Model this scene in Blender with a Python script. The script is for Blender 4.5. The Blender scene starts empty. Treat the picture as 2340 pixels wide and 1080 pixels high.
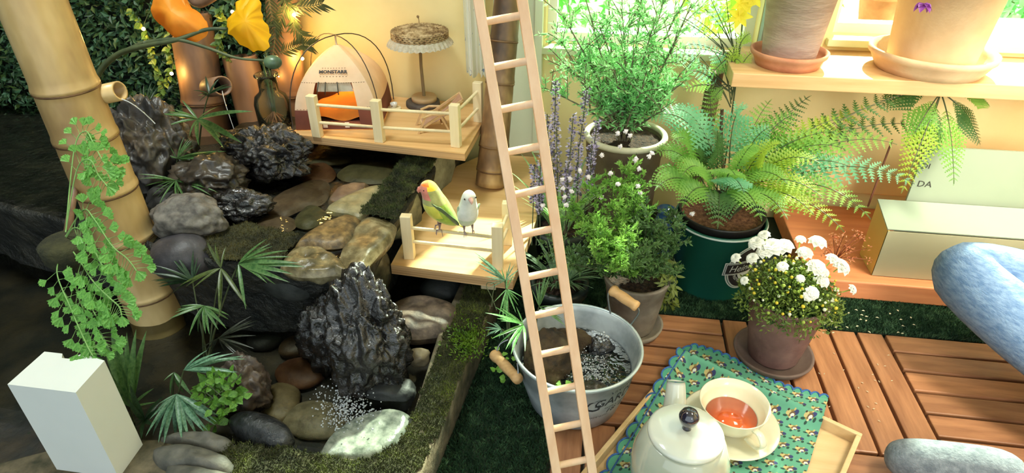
import bpy, bmesh, math, random
from math import sin, cos, pi, radians, tan, sqrt, atan2
from mathutils import Vector, Matrix, noise
R = random.Random(7)
V = Vector
scene = bpy.context.scene
COL = scene.collection

# ---------------------------------------------------------------- camera, world, sun, exposure
CAM = V((0, 0, .85)); PITCH = radians(32); YAW = radians(8.5); FOC = 1450.
cd = bpy.data.cameras.new('camera'); cam = bpy.data.objects.new('camera', cd); COL.objects.link(cam)
cam.location = CAM; cam.rotation_euler = (pi/2 - PITCH, 0, YAW)
cd.sensor_width = 36; cd.lens = FOC/2340*36; cd.clip_start = .02; cd.clip_end = 60
scene.camera = cam
w = bpy.data.worlds.new('sky'); scene.world = w; w.use_nodes = True
wn = w.node_tree.nodes; bg = wn['Background']
bg.inputs[0].default_value = (.82, .95, 1., 1); bg.inputs[1].default_value = 1.7
sd = bpy.data.lights.new('sun', 'SUN'); sd.energy = 20; sd.angle = radians(2.0); sd.color = (1, .93, .78)
sun = bpy.data.objects.new('sun', sd); COL.objects.link(sun)
SUNDIR = V((.30, .85, .70)).normalized()
sun.rotation_euler = SUNDIR.to_track_quat('Z', 'Y').to_euler()
# unseen fill lights added to brighten the right side, back wall and pond
def area(name, loc, rot, sx, sy, power, color, spread=180):
    d = bpy.data.lights.new(name, 'AREA'); d.shape = 'RECTANGLE'; d.size = sx; d.size_y = sy; d.energy = power; d.color = color; d.spread = radians(spread)
    o = bpy.data.objects.new(name, d); COL.objects.link(o); o.location = loc; o.rotation_euler = rot; return o
area('room_fill', (1.3, .75, 2.3), (radians(14), radians(-8), 0), .7, .7, 33, (1, .94, .76), 84)
area('wall_fill', (1.35, -.9, 1.3), (radians(72), 0, radians(-6)), 1.0, 1.0, 26, (1, .95, .80), 70)
area('pond_fill', (-.72, .82, 1.9), (radians(4), radians(6), 0), .3, .3, 7.5, (.92, 1., .96), 100)
scene.view_settings.view_transform = 'Standard'; scene.view_settings.look = 'None'
scene.view_settings.gamma = 1; scene.view_settings.exposure = 0; scene.view_settings.use_curve_mapping = False

# ---------------------------------------------------------------- pixel of the photograph -> point in the place
_f = V((-sin(YAW)*cos(PITCH), cos(YAW)*cos(PITCH), -sin(PITCH))); _r = V((cos(YAW), sin(YAW), 0)); _u = V((-sin(YAW)*sin(PITCH), cos(YAW)*sin(PITCH), cos(PITCH)))
def ray(x, y): return _f + _r*((x-1170)/FOC) + _u*((540-y)/FOC)
def Z(x, y, z): d = ray(x, y); return CAM + d*((z-CAM.z)/d.z)
def Y(x, y, yy): d = ray(x, y); return CAM + d*(yy/d.y)
def D(x, y, t): return CAM + ray(x, y)*t

# ---------------------------------------------------------------- materials
def lin(c):
    c = c/255.; return c/12.92 if c <= .04045 else ((c+.055)/1.055)**2.4
def rgb(*c): return (lin(c[0]), lin(c[1]), lin(c[2]), 1)
def _new(name):
    m = bpy.data.materials.new(name); m.use_nodes = True; nt = m.node_tree; nt.nodes.clear()
    return m, nt, nt.nodes.new('ShaderNodeOutputMaterial')
def _noise(nt, scale, detail=4, vec=(1, 1, 1), rough=.6):
    tc = nt.nodes.new('ShaderNodeTexCoord'); mp = nt.nodes.new('ShaderNodeMapping'); mp.inputs['Scale'].default_value = vec
    n = nt.nodes.new('ShaderNodeTexNoise'); n.inputs['Scale'].default_value = scale; n.inputs['Detail'].default_value = detail; n.inputs['Roughness'].default_value = rough
    nt.links.new(tc.outputs['Object'], mp.inputs[0]); nt.links.new(mp.outputs[0], n.inputs[0]); return n
def _ramp(nt, fac, stops):
    r = nt.nodes.new('ShaderNodeValToRGB'); e = r.color_ramp.elements
    e[0].position, e[0].color = stops[0]; e[1].position, e[1].color = stops[-1]
    for p, c in stops[1:-1]:
        q = e.new(p); q.color = c
    nt.links.new(fac, r.inputs[0]); return r
def M(name, c1, c2=None, scale=30, rough=.6, bump=0, bscale=None, metal=0, coat=0, vec=(1, 1, 1), lo=.35, hi=.65, var=0, spec=.5, mid=None, sub=0, trans=0, detail=4, sheen=0, bdist=.01):
    m, nt, out = _new(name); L = nt.links
    p = nt.nodes.new('ShaderNodeBsdfPrincipled'); p.inputs['Roughness'].default_value = rough; p.inputs['Metallic'].default_value = metal
    p.inputs['Coat Weight'].default_value = coat; p.inputs['Specular IOR Level'].default_value = spec
    if sub: p.inputs['Subsurface Weight'].default_value = sub; p.inputs['Subsurface Scale'].default_value = .01
    if sheen: p.inputs['Sheen Weight'].default_value = sheen
    c2 = c2 or c1
    n = _noise(nt, scale, detail, vec)
    stops = [(lo, rgb(*c1)), (hi, rgb(*c2))] if not mid else [(lo, rgb(*c1)), ((lo+hi)/2, rgb(*mid)), (hi, rgb(*c2))]
    r = _ramp(nt, n.outputs[0], stops); colr = r.outputs[0]
    if var:
        oi = nt.nodes.new('ShaderNodeObjectInfo'); hs = nt.nodes.new('ShaderNodeHueSaturation')
        mr = nt.nodes.new('ShaderNodeMapRange'); mr.inputs[3].default_value = 1-var; mr.inputs[4].default_value = 1+var
        L.new(oi.outputs['Random'], mr.inputs[0]); L.new(mr.outputs[0], hs.inputs['Value']); L.new(colr, hs.inputs['Color']); colr = hs.outputs[0]
    L.new(colr, p.inputs['Base Color'])
    if bump:
        bn = _noise(nt, bscale or scale*2, 6, vec); b = nt.nodes.new('ShaderNodeBump'); b.inputs['Strength'].default_value = bump; b.inputs['Distance'].default_value = bdist
        L.new(bn.outputs[0], b.inputs['Height']); L.new(b.outputs[0], p.inputs['Normal'])
    sh = p.outputs[0]
    if trans:
        t = nt.nodes.new('ShaderNodeBsdfTranslucent'); L.new(colr, t.inputs[0]); mx = nt.nodes.new('ShaderNodeMixShader'); mx.inputs[0].default_value = trans
        L.new(p.outputs[0], mx.inputs[1]); L.new(t.outputs[0], mx.inputs[2]); sh = mx.outputs[0]
    L.new(sh, out.inputs[0]); return m
def leafm(name, c1, c2, trans=.4, rough=.45, scale=25, var=.0): return M(name, c1, c2, scale=scale, rough=rough, trans=trans, lo=.3, hi=.7, var=var)
def woodm(name, c1, c2, axis=0, scale=6, rough=.55, var=.08, bump=.1, coat=0, k=12):
    v = [k, k, k]; v[axis] = 1
    return M(name, c1, c2, scale=scale, vec=tuple(v), rough=rough, bump=bump, bscale=scale*1.7, var=var, lo=.3, hi=.7, coat=coat, detail=7, bdist=.002)
def emit(name, c, s):
    m, nt, out = _new(name); e = nt.nodes.new('ShaderNodeEmission'); e.inputs[0].default_value = rgb(*c); e.inputs[1].default_value = s; nt.links.new(e.outputs[0], out.inputs[0]); return m
def clear(name, tint, rough=.03, bump=0, bscale=60, ior=1.33, face=0.02, body=None):
    m, nt, out = _new(name); L = nt.links
    t = nt.nodes.new('ShaderNodeBsdfTransparent'); t.inputs[0].default_value = rgb(*tint)
    g = nt.nodes.new('ShaderNodeBsdfGlossy'); g.inputs['Roughness'].default_value = rough
    f = nt.nodes.new('ShaderNodeFresnel'); f.inputs[0].default_value = ior
    mx = nt.nodes.new('ShaderNodeMixShader'); L.new(f.outputs[0], mx.inputs[0]); L.new(g.outputs[0], mx.inputs[2])
    src = t.outputs[0]
    if body:
        d = nt.nodes.new('ShaderNodeBsdfDiffuse'); d.inputs[0].default_value = rgb(*body[0]); m2 = nt.nodes.new('ShaderNodeMixShader'); m2.inputs[0].default_value = body[1]
        L.new(t.outputs[0], m2.inputs[1]); L.new(d.outputs[0], m2.inputs[2]); src = m2.outputs[0]
    L.new(src, mx.inputs[1])
    if bump:
        n = _noise(nt, bscale, 3); b = nt.nodes.new('ShaderNodeBump'); b.inputs['Strength'].default_value = bump; b.inputs['Distance'].default_value = .01
        L.new(n.outputs[0], b.inputs['Height']); L.new(b.outputs[0], g.inputs['Normal']); L.new(b.outputs[0], f.inputs['Normal'])
    L.new(mx.outputs[0], out.inputs[0]); return m

# ---------------------------------------------------------------- mesh building
class MB:
    def __init__(s): s.v = []; s.f = []; s.m = []; s.mi = 0; s.uv = None
    def add(s, vs, fs):
        b = len(s.v); s.v += [V(p) for p in vs]; s.f += [tuple(b+i for i in f) for f in fs]; s.m += [s.mi]*len(fs)
    def join(s, o, mat=None):
        b = len(s.v); s.v += [(mat @ p) if mat else p for p in o.v]; s.f += [tuple(b+i for i in f) for f in o.f]; s.m += o.m
    def mesh(s, name, mats, off=V((0, 0, 0)), smooth=True):
        me = bpy.data.meshes.new(name); me.from_pydata([tuple(p-off) for p in s.v], [], s.f)
        for m in (mats if isinstance(mats, (list, tuple)) else [mats]): me.materials.append(m)
        if any(s.m): me.polygons.foreach_set('material_index', s.m)
        me.polygons.foreach_set('use_smooth', [smooth]*len(s.f))
        me.update(); return me
BASE = {}
def thing(name, label, cat, loc=(0, 0, 0), group=None, rz=0, kind=None):
    o = bpy.data.objects.new(name, None); COL.objects.link(o); o.location = loc; o.rotation_euler = (0, 0, rz); o.empty_display_size = .02
    if label: o['label'] = label
    if cat: o['category'] = cat
    if group: o['group'] = group
    if kind: o['kind'] = kind
    BASE[o.name] = (V(loc), rz); return o
def part(root, name, mb, mat, smooth=True, label=None, kind=None, local=False, auto=None):
    b, rz = BASE[root.name]
    me = mb.mesh(name, mat, smooth=smooth) if local else mb.mesh(name, mat, b, smooth)
    if not local and rz:
        me.transform(Matrix.Rotation(-rz, 4, 'Z'))
    if auto: me.shade_auto(auto) if hasattr(me, 'shade_auto') else None
    o = bpy.data.objects.new(name, me); COL.objects.link(o); o.parent = root; BASE[o.name] = (b, rz)
    if label: o['label'] = label
    if kind: o['kind'] = kind
    return o
def inst(root, name, me, mat4):     # shared mesh as a child, world matrix given
    b, rz = BASE[root.name]; o = bpy.data.objects.new(name, me); COL.objects.link(o); o.parent = root
    o.matrix_local = Matrix.Rotation(-rz, 4, 'Z') @ Matrix.Translation(-b) @ mat4; return o
def solo(name, mb, mat, label=None, cat=None, group=None, kind=None, smooth=True, base=None):
    if base is None:
        n = len(mb.v); base = V((sum(p.x for p in mb.v)/n, sum(p.y for p in mb.v)/n, min(p.z for p in mb.v)))
    me = mb.mesh(name, mat, base, smooth); o = bpy.data.objects.new(name, me); COL.objects.link(o); o.location = base
    if label: o['label'] = label
    if cat: o['category'] = cat
    if group: o['group'] = group
    if kind: o['kind'] = kind
    BASE[o.name] = (V(base), 0); return o
def frame_of(d, up=V((0, 0, 1))):
    d = d.normalized(); x = d.cross(up)
    if x.length < 1e-4: x = d.cross(V((1, 0, 0)))
    x.normalize(); return x, x.cross(d).normalized()
def tube(mb, pts, rad, n=8, cap=True):
    pts = [V(p) for p in pts]; k = len(pts); rs = rad if isinstance(rad, (list, tuple)) else [rad]*k; vs = []; px = None
    for i, p in enumerate(pts):
        d = pts[min(i+1, k-1)]-pts[max(i-1, 0)]
        if px is None: x, y = frame_of(d)
        else:
            dn = d.normalized(); x = (px - dn*px.dot(dn))
            x = x.normalized() if x.length > 1e-6 else frame_of(d)[0]; y = x.cross(dn).normalized()
        px = x
        for j in range(n):
            a = 2*pi*j/n; vs.append(p + x*cos(a)*rs[i] + y*sin(a)*rs[i])
    fs = [(i*n+j, i*n+(j+1) % n, (i+1)*n+(j+1) % n, (i+1)*n+j) for i in range(k-1) for j in range(n)]
    if cap: fs += [tuple(range(n)), tuple(reversed(range((k-1)*n, k*n)))]
    mb.add(vs, fs)
def lathe(mb, c, prof, n=32, sx=1, sy=1, axis=None):
    c = V(c); vs = []
    if axis is not None: ax = V(axis).normalized(); X, Yv = frame_of(ax)
    else: ax = V((0, 0, 1)); X = V((1, 0, 0)); Yv = V((0, 1, 0))
    for r, z in prof:
        for j in range(n): a = 2*pi*j/n; vs.append(c + X*r*sx*cos(a) + Yv*r*sy*sin(a) + ax*z)
    fs = [(i*n+j, i*n+(j+1) % n, (i+1)*n+(j+1) % n, (i+1)*n+j) for i in range(len(prof)-1) for j in range(n)]
    if prof[0][0] > 1e-5: fs.append(tuple(reversed(range(n))))
    if prof[-1][0] > 1e-5: fs.append(tuple(range((len(prof)-1)*n, len(prof)*n)))
    mb.add(vs, fs)
def box(mb, c, s, rot=None, bev=0):
    c = V(c); h = V(s)/2; vs = []; b = bev
    if b:
        bm = bmesh.new(); bmesh.ops.create_cube(bm, size=1)
        for q in bm.verts: q.co = V((q.co.x*s[0], q.co.y*s[1], q.co.z*s[2]))
        bmesh.ops.bevel(bm, geom=bm.edges[:], offset=b, segments=2, affect='EDGES', profile=.5)
        bm.verts.index_update(); vs = [q.co.copy() for q in bm.verts]; fs = [tuple(q.index for q in f.verts) for f in bm.faces]; bm.free()
    else:
        vs = [V((x*h.x, y*h.y, z*h.z)) for x in (-1, 1) for y in (-1, 1) for z in (-1, 1)]
        fs = [(0, 1, 3, 2), (4, 6, 7, 5), (0, 4, 5, 1), (2, 3, 7, 6), (0, 2, 6, 4), (1, 5, 7, 3)]
    if rot is not None: vs = [rot @ q for q in vs]
    mb.add([c+q for q in vs], fs)
def beam(mb, a, b, wd, ht, up=V((0, 0, 1)), bev=0):   # rectangular bar from a to b
    a = V(a); b = V(b); d = (b-a); x, z = frame_of(d, up); m = Matrix((x, d.normalized(), z)).transposed()
    box(mb, (a+b)/2, (wd, d.length, ht), m, bev)
def prism(mb, poly, z0, z1, bev=0):
    n = len(poly); bm = bmesh.new(); vs = [bm.verts.new((p[0], p[1], z0)) for p in poly]; f = bm.faces.new(vs)
    r = bmesh.ops.extrude_face_region(bm, geom=[f]); up = [g for g in r['geom'] if isinstance(g, bmesh.types.BMVert)]
    for q in up: q.co.z = z1
    bmesh.ops.recalc_face_normals(bm, faces=bm.faces[:])
    if bev: bmesh.ops.bevel(bm, geom=bm.edges[:], offset=bev, segments=2, affect='EDGES', profile=.5)
    bm.verts.index_update(); mb.add([q.co.copy() for q in bm.verts], [tuple(q.index for q in f.verts) for f in bm.faces]); bm.free()
def bez(a, b, c, n):
    a, b, c = V(a), V(b), V(c); return [a*(1-t)**2 + b*2*t*(1-t) + c*t*t for t in [i/n for i in range(n+1)]]
def grid(mb, fn, nu, nv):
    vs = [fn(i/nu, j/nv) for j in range(nv+1) for i in range(nu+1)]
    mb.add(vs, [(j*(nu+1)+i, j*(nu+1)+i+1, (j+1)*(nu+1)+i+1, (j+1)*(nu+1)+i) for j in range(nv) for i in range(nu)])
_ico = {}
def ico(sub):
    if sub not in _ico:
        bm = bmesh.new(); bmesh.ops.create_icosphere(bm, subdivisions=sub, radius=1); bm.verts.index_update()
        _ico[sub] = ([q.co.copy() for q in bm.verts], [tuple(q.index for q in f.verts) for f in bm.faces]); bm.free()
    return _ico[sub]
def ball(mb, c, r, sub=2, m=None):
    vs, fs = ico(sub); r = V(r) if not isinstance(r, (int, float)) else V((r, r, r))
    mb.add([V(c) + ((m @ V((q.x*r.x, q.y*r.y, q.z*r.z))) if m else V((q.x*r.x, q.y*r.y, q.z*r.z))) for q in vs], fs)
def rockmb(c, r, seed, kind='round', sub=4, rot=0, tilt=0):
    mb = MB(); vs, fs = ico(sub); o = V((seed*3.7, seed*1.3, seed*7.1)); mt = Matrix.Rotation(rot, 3, 'Z') @ Matrix.Rotation(tilt, 3, 'X'); out = []
    for q in vs:
        if kind == 'lava':
            d = 1 + .30*noise.noise(q*1.5+o) - .22*(abs(noise.noise(q*2.6+o))*2-.5) - .10*(abs(noise.noise(q*6+o))*2-.4) + .04*noise.noise(q*13+o)
        elif kind == 'rough':
            d = 1 + .26*noise.noise(q*1.5+o) + .10*noise.noise(q*4+o) + .05*noise.noise(q*10+o)
        elif kind == 'block':
            m_ = max(abs(q.x), abs(q.y), abs(q.z)); d = (.55+.45/m_*.8) + .13*noise.noise(q*1.7+o) + .05*noise.noise(q*5+o)
        else:
            d = 1 + .12*noise.noise(q*1.3+o) + .02*noise.noise(q*6+o)
        out.append(V(c) + mt @ V((q.x*r[0]*d, q.y*r[1]*d, q.z*r[2]*d)))
    mb.add(out, fs); return mb
def rock(label, c, r, seed, mat, kind='round', sub=4, rot=0, tilt=0, name='rock', cat='rock', group=None):
    return solo(name, rockmb(c, r, seed, kind, sub, rot, tilt), mat, label, cat, group)
def smoothpoly(poly, n=40):
    k = len(poly); out = []
    for i in range(n):
        t = i*k/n; a = int(t); f = t-a; p0, p1, p2, p3 = [V(poly[(a+j-1) % k]) for j in range(4)]
        out.append(.5*((2*p1)+(p2-p0)*f+(2*p0-5*p1+4*p2-p3)*f*f+(3*p1-p0-3*p2+p3)*f**3))
    return out
def slab(name, label, px, z, h, mat, seed=1, cat='stone', group=None, amp=.06, flat=4, n=44):
    poly = smoothpoly([Z(x, y, z) for x, y in px], n); c = sum(poly, V((0, 0, 0)))/n; mb = MB(); rings = 9; vs = []; o = V((seed*5.1, seed, 0))
    size = sum((p-c).length for p in poly)/n
    for s_ in (1, -1):
        for i in range(rings):
            t = 1-(i/(rings-1))*.98
            for p in poly:
                q = c + (p-c)*t; hh = h/2*(1-t**flat)**(1/2.5) if t < 1 else 0
                zz = z - h/2 + s_*hh + s_*amp*h*2*noise.noise(V((q.x, q.y, s_))*(2.2/size)+o)*(1-t**8)
                q = c+(p-c)*t*(1+.02*noise.noise(V((p.x, p.y, 0))*40+o)); vs.append(V((q.x, q.y, zz)))
    fs = [(i*n+j, i*n+(j+1) % n, (i+1)*n+(j+1) % n, (i+1)*n+j) for i in range(rings-1) for j in range(n)]
    fs += [tuple(range((rings-1)*n, rings*n))]; b = rings*n
    fs += [(b+i*n+(j+1) % n, b+i*n+j, b+(i+1)*n+j, b+(i+1)*n+(j+1) % n) for i in range(rings-1) for j in range(n)]
    fs += [tuple(reversed(range(b+(rings-1)*n, b+rings*n)))]
    mb.add(vs, fs); return solo(name, mb, mat, label, cat, group)

# ---------------------------------------------------------------- leaves
def plainpot(c, rb, rt, h):
    m = MB(); lathe(m, c, [(0, 0), (rb*.96, 0), (rb, .003), (rb+(rt-rb)*.5, h*.5), (rt-.003, h*.86), (rt-.001, h*.87), (rt+.001, h-.004), (rt+.003, h), (rt-.004, h+.001), (rt-.006, h*.85), (rb*.9, h*.1), (0, h*.1)], 48); return m
def blade_mesh(name, mat, droop=.25, wd=.12, fold=.25, seg=6, pw=.7, tip=1.):   # unit leaf along +Y, drooping to -Z
    mb = MB(); vs = []
    for i in range(seg+1):
        t = i/seg; ww = wd*(sin(pi*min(1, t**pw*.97+.03)))**.8*.5; z = -droop*t*t; y = t*(1-.25*droop*t)
        vs += [V((-ww, y, z+fold*ww)), V((0, y, z)), V((ww, y, z+fold*ww))]
    mb.add(vs, [(3*i+a, 3*i+a+1, 3*i+a+4, 3*i+a+3) for i in range(seg) for a in (0, 1)]); return mb.mesh(name, mat)
def orient(p, d, L, up=V((0, 0, 1)), roll=0, wdt=None):
    d = V(d).normalized(); x, z = frame_of(d, up); m = Matrix((x, d, z)).transposed() @ Matrix.Rotation(roll, 3, 'Y')
    m = m @ Matrix.Diagonal((wdt or L, L, L)); return Matrix.Translation(V(p)) @ m.to_4x4()
def leaf2(mb, p, d, L, wd, up):     # small two-sided folded leaf, 2 quads-> 4 verts each
    d = d.normalized(); x = d.cross(up)
    if x.length < 1e-3: x = V((1, 0, 0))
    x.normalize(); n = x.cross(d)*wd*.25
    mb.add([p, p+d*L*.45+x*wd*.5+n, p+d*L, p+d*L*.45-x*wd*.5+n], [(0, 1, 2), (0, 2, 3)])
def rdir(zlo=-1, zhi=1):
    z = R.uniform(zlo, zhi); a = R.uniform(0, 2*pi); s = sqrt(max(0, 1-z*z)); return V((s*cos(a), s*sin(a), z))
def textmb(s, size, shear=0, sx=1., space=1., bold=0):
    cu = bpy.data.curves.new('text', 'FONT'); cu.body = s; cu.size = size; cu.shear = shear; cu.offset = bold*size; cu.resolution_u = 2; cu.space_character = space; cu.align_x = 'CENTER'; cu.align_y = 'CENTER'
    o = bpy.data.objects.new('text', cu); COL.objects.link(o); bpy.context.view_layer.update()
    me = bpy.data.meshes.new_from_object(o.evaluated_get(bpy.context.evaluated_depsgraph_get()))
    mb = MB(); mb.add([V((q.co.x*sx, q.co.y, 0)) for q in me.vertices], [tuple(p.vertices) for p in me.polygons])
    bpy.data.objects.remove(o); bpy.data.curves.remove(cu); bpy.data.meshes.remove(me); return mb
# ---------------------------------------------------------------- materials used widely
WALL = M('cream_plaster', (234, 212, 152), (240, 222, 164), scale=6, rough=.85, bump=.05, bscale=90)
TRIM = M('white_paint', (222, 226, 222), (230, 232, 228), scale=5, rough=.45)
DECK = [woodm('acacia_%s' % a, (130, 82, 52), (178, 124, 84), axis=i, scale=7, rough=.5, var=.2, bump=.25, coat=.12, k=9) for i, a in ((0, 'x'), (1, 'y'))]
STONE = M('pond_stone', (30, 32, 30), (66, 64, 56), scale=20, rough=.45, bump=1., bscale=40, mid=(44, 44, 40), bdist=.02)
CONC = M('mossy_concrete', (52, 52, 34), (112, 100, 78), scale=26, rough=.85, bump=.4, bscale=60)
LAVA = M('wet_lava', (12, 12, 13), (44, 40, 38), scale=20, rough=.2, bump=1.0, bscale=34, spec=.8, bdist=.012, coat=.35)
MOSS = M('moss_green', (40, 44, 20), (120, 132, 48), scale=22, rough=.95, lo=.3, hi=.75, mid=(70, 76, 32))
MOSSB = M('moss_base', (34, 36, 20), (66, 64, 36), scale=30, rough=.95, bump=.8, bscale=90)
WATER = clear('water', (222, 224, 214), rough=.03, bump=.22, bscale=22)
WATER2 = clear('dark_water', (70, 80, 80), rough=.03, bump=.5, bscale=34, body=((26, 34, 36), .45))
FOAM = clear('water_drops', (225, 235, 240), rough=.05, ior=1.6, body=((235, 240, 245), .5))
PLY = woodm('plywood', (212, 166, 108), (228, 188, 132), axis=0, scale=5, rough=.5, var=.02, bump=.05)
PLYE = M('plywood_edge', (160, 122, 80), (216, 176, 128), scale=3, vec=(1, 1, 90), rough=.6)
PINE = woodm('pale_pine', (226, 204, 158), (240, 222, 182), axis=2, scale=5, rough=.55, var=.03, bump=.05)

JAMB = M('pale_jamb_paint', (206, 214, 168), (216, 222, 182), scale=4, rough=.7)
# ---------------------------------------------------------------- room shell
YW = 1.55
fl = MB(); box(fl, (.1, .3, -.045), (4.2, 3.2, .06))
floor = solo('floor', fl, M('floor_screed', (60, 58, 50), (80, 76, 66), scale=8, rough=.9), kind='structure', smooth=False)
wb = MB()
W1 = (-.15, .34, .425, 2.0); W2 = (.50, 1.6, .47, 2.0)
def wseg(x0, x1, z0, z1): box(wb, ((x0+x1)/2, YW+.06, (z0+z1)/2), (x1-x0, .12, z1-z0))
wseg(-1.95, W1[0], -.015, 2.45); wseg(W1[0], W1[1], -.015, W1[2]); wseg(W1[0], W1[1], W1[3], 2.45)
wseg(W1[1], W2[0], -.015, 2.45); wseg(W2[0], W2[1], -.015, W2[2]); wseg(W2[0], W2[1], W2[3], 2.45); wseg(W2[1], 2.2, -.015, 2.45)
solo('wall_back', wb, WALL, kind='structure', smooth=False)
wl = MB(); box(wl, (-1.95-.05, .3, 1.22), (.1, 3.2, 2.47)); solo('wall_left', wl, M('dark_green_wall', (44, 50, 38), (54, 58, 44), scale=5, rough=.9), kind='structure', smooth=False)
wr_ = MB(); WY0, WY1, WZ0, WZ1 = .90, 1.50, .20, 1.52  # opening in this unseen wall was shaped to control incoming sunlight
for y0, y1, z0_, z1_ in ((-1.3, WY0, -.015, 2.45), (WY1, 1.55, -.015, 2.45), (WY0, WY1, -.015, WZ0), (WY0, WY1, WZ1, 2.45)): box(wr_, (1.96, (y0+y1)/2, (z0_+z1_)/2), (.1, y1-y0, z1_-z0_))
solo('wall_right', wr_, WALL, kind='structure', smooth=False)
ce = MB(); box(ce, (.1, .3, 2.5), (4.2, 3.2, .1)); solo('ceiling', ce, M('ceiling_paint', (226, 224, 214)), kind='structure', smooth=False)
GLASS = clear('window_glass', (238, 250, 244), rough=.01, ior=1.12)
for i, (x0, x1, z0, z1) in enumerate((W1, W2)):
    r = thing('window_%d' % (i+1), None, None, ((x0+x1)/2, YW+.06, z0), kind='structure'); del r['kind']; r['kind'] = 'structure'
    m = MB(); t = .022; yc = YW+.07
    for a, b in (((x0, z0), (x1, z0+t)), ((x0, z1-t), (x1, z1)), ((x0, z0+t), (x0+t, z1-t)), ((x1-t, z0+t), (x1, z1-t))):
        box(m, ((a[0]+b[0])/2, yc, (a[1]+b[1])/2), (b[0]-a[0], .04, b[1]-a[1]))
    part(r, 'window_frame', m, TRIM, smooth=False)
    m = MB(); box(m, ((x0+x1)/2, yc, (z0+z1)/2), (x1-x0-2*t, .004, z1-z0-2*t)); part(r, 'pane', m, GLASS, smooth=False)
    m = MB(); box(m, ((x0+x1)/2, YW-.004, z0-.008), (x1-x0+.02, .03, .016), bev=.002); part(r, 'sill', m, JAMB, smooth=False)
m = MB(); box(m, (-.215, YW-.006, 1.3), (.12, .012, 2.3), bev=.002); box(m, (-.165, YW-.016, 1.3), (.018, .01, 2.3)); solo('trim_1', m, M('pale_jamb_paint', (226, 232, 206), (234, 238, 216), scale=4, rough=.6), kind='structure', smooth=False)
m = MB(); box(m, (.35, YW-.02, 1.25), (.018, .03, 1.6)); box(m, (.372, YW-.03, 1.25), (.01, .05, 1.6)); solo('trim_2', m, M('grey_window_bar', (120, 130, 130), (180, 190, 186), scale=3), kind='structure', smooth=False)
m = MB(); box(m, (1.05, YW-.008, .115), (1.7, .016, .05), bev=.003); solo('baseboard_back', m, M('peach_baseboard', (232, 196, 136), (238, 204, 146), scale=5, rough=.6), kind='structure', smooth=False)
r = thing('window_3', None, None, (1.96, (WY0+WY1)/2, WZ0), kind='structure'); m = MB(); t = .02  # unseen window added to let light in from the right
for a, b in (((WY0, WZ0), (WY1, WZ0+t)), ((WY0, WZ1-t), (WY1, WZ1)), ((WY0, WZ0+t), (WY0+t, WZ1-t)), ((WY1-t, WZ0+t), (WY1, WZ1-t))): box(m, (1.96, (a[0]+b[0])/2, (a[1]+b[1])/2), (.04, b[0]-a[0], b[1]-a[1]))
part(r, 'window_frame', m, TRIM, smooth=False)
m = MB(); box(m, (1.96, (WY0+WY1)/2, (WZ0+WZ1)/2), (.004, WY1-WY0-2*t, WZ1-WZ0-2*t)); part(r, 'pane', m, GLASS, smooth=False)
# raised step along the back wall (reddish board, right of the bucket)
STEPM = woodm('reddish_step_board', (204, 122, 78), (226, 148, 98), axis=0, scale=5, bump=.1, var=0)
m = MB(); box(m, (1.2, 1.37, .025), (1.46, .345, .045), bev=.003); solo('trim_3', m, STEPM, kind='structure', smooth=False)

# low white post, lower left
pw = Z(362, 1082, 0); m = MB(); px0 = pw.x; yq = pw.y
cross = [(px0, yq-.06), (px0-.004, yq-.0), (px0-.045, yq+.008), (px0-.054, yq-.004), (px0-.066, yq-.004), (px0-.072, yq+.004), (px0-.10, yq+.004), (px0-.10, yq-.06)]
prism(m, cross, -.015, .24); solo('trim_4', m, TRIM, kind='structure', smooth=False)

# deck tiles: six acacia slats each, direction alternating like a parquet
XS = [-.04, .28, .60, .92, 1.24, 1.56]; YS = [1.09, .77, .45, .13]
slat = {}
for hz in (0, 1):
    m = MB(); box(m, (0, 0, -.009), ((.314, .0475, .018) if hz else (.0475, .314, .018)), bev=.0022); slat[hz] = m.mesh('plank', DECK[0 if hz else 1], smooth=False)
for i in range(5):
    for j in range(3):
        hz = 1 if (i+j) % 2 == 0 else 0
        for k in range(6):
            a = (k+.5)*.32/6
            c = V((XS[i]+.16, YS[j]-a, 0)) if hz else V((XS[i]+a, YS[j]-.16, 0))
            inst(floor, 'plank', slat[hz], Matrix.Translation(c+V((0, 0, R.uniform(-.001, .0005)))) @ Matrix.Rotation(R.uniform(-.004, .004), 4, 'Z'))

# artificial turf: base mat and blades
tb = MB(); prism(tb, [(-1.7, -.6), (-.044, -.6), (-.044, 1.094), (2.1, 1.094), (2.1, 1.548), (-1.7, 1.548)], -.014, -.003)
solo('turf_base', tb, M('turf_backing', (20, 34, 20), (30, 46, 28), scale=40, rough=1), kind='structure', smooth=False)
gr = MB(); GRM = M('turf_blade', (36, 62, 40), (92, 124, 84), scale=55, rough=.5, lo=.35, hi=.7, mid=(52, 82, 54))
def blade(x, y, h):
    a = R.uniform(0, 2*pi); d = V((cos(a), sin(a), 0)); l = V((R.uniform(-.6, .6), R.uniform(-.6, .6), 0))*h
    b = V((x, y, -.004)); s = d*.0007; gr.add([b-s, b+s, b+l*.4+V((0, 0, h*.7))+s*.7, b+l+V((0, 0, h))], [(0, 1, 2), (0, 2, 3)])
for _ in range(36000): blade(R.uniform(-.26, -.042), R.uniform(.42, 1.2), R.uniform(.007, .013))
for _ in range(42000): blade(R.uniform(-.1, 1.05), R.uniform(1.092, 1.2), R.uniform(.007, .013))
solo('turf_grass', gr, GRM, 'short dark green artificial turf between the pond wall and the wooden deck', 'grass', kind='stuff', smooth=False)
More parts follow.
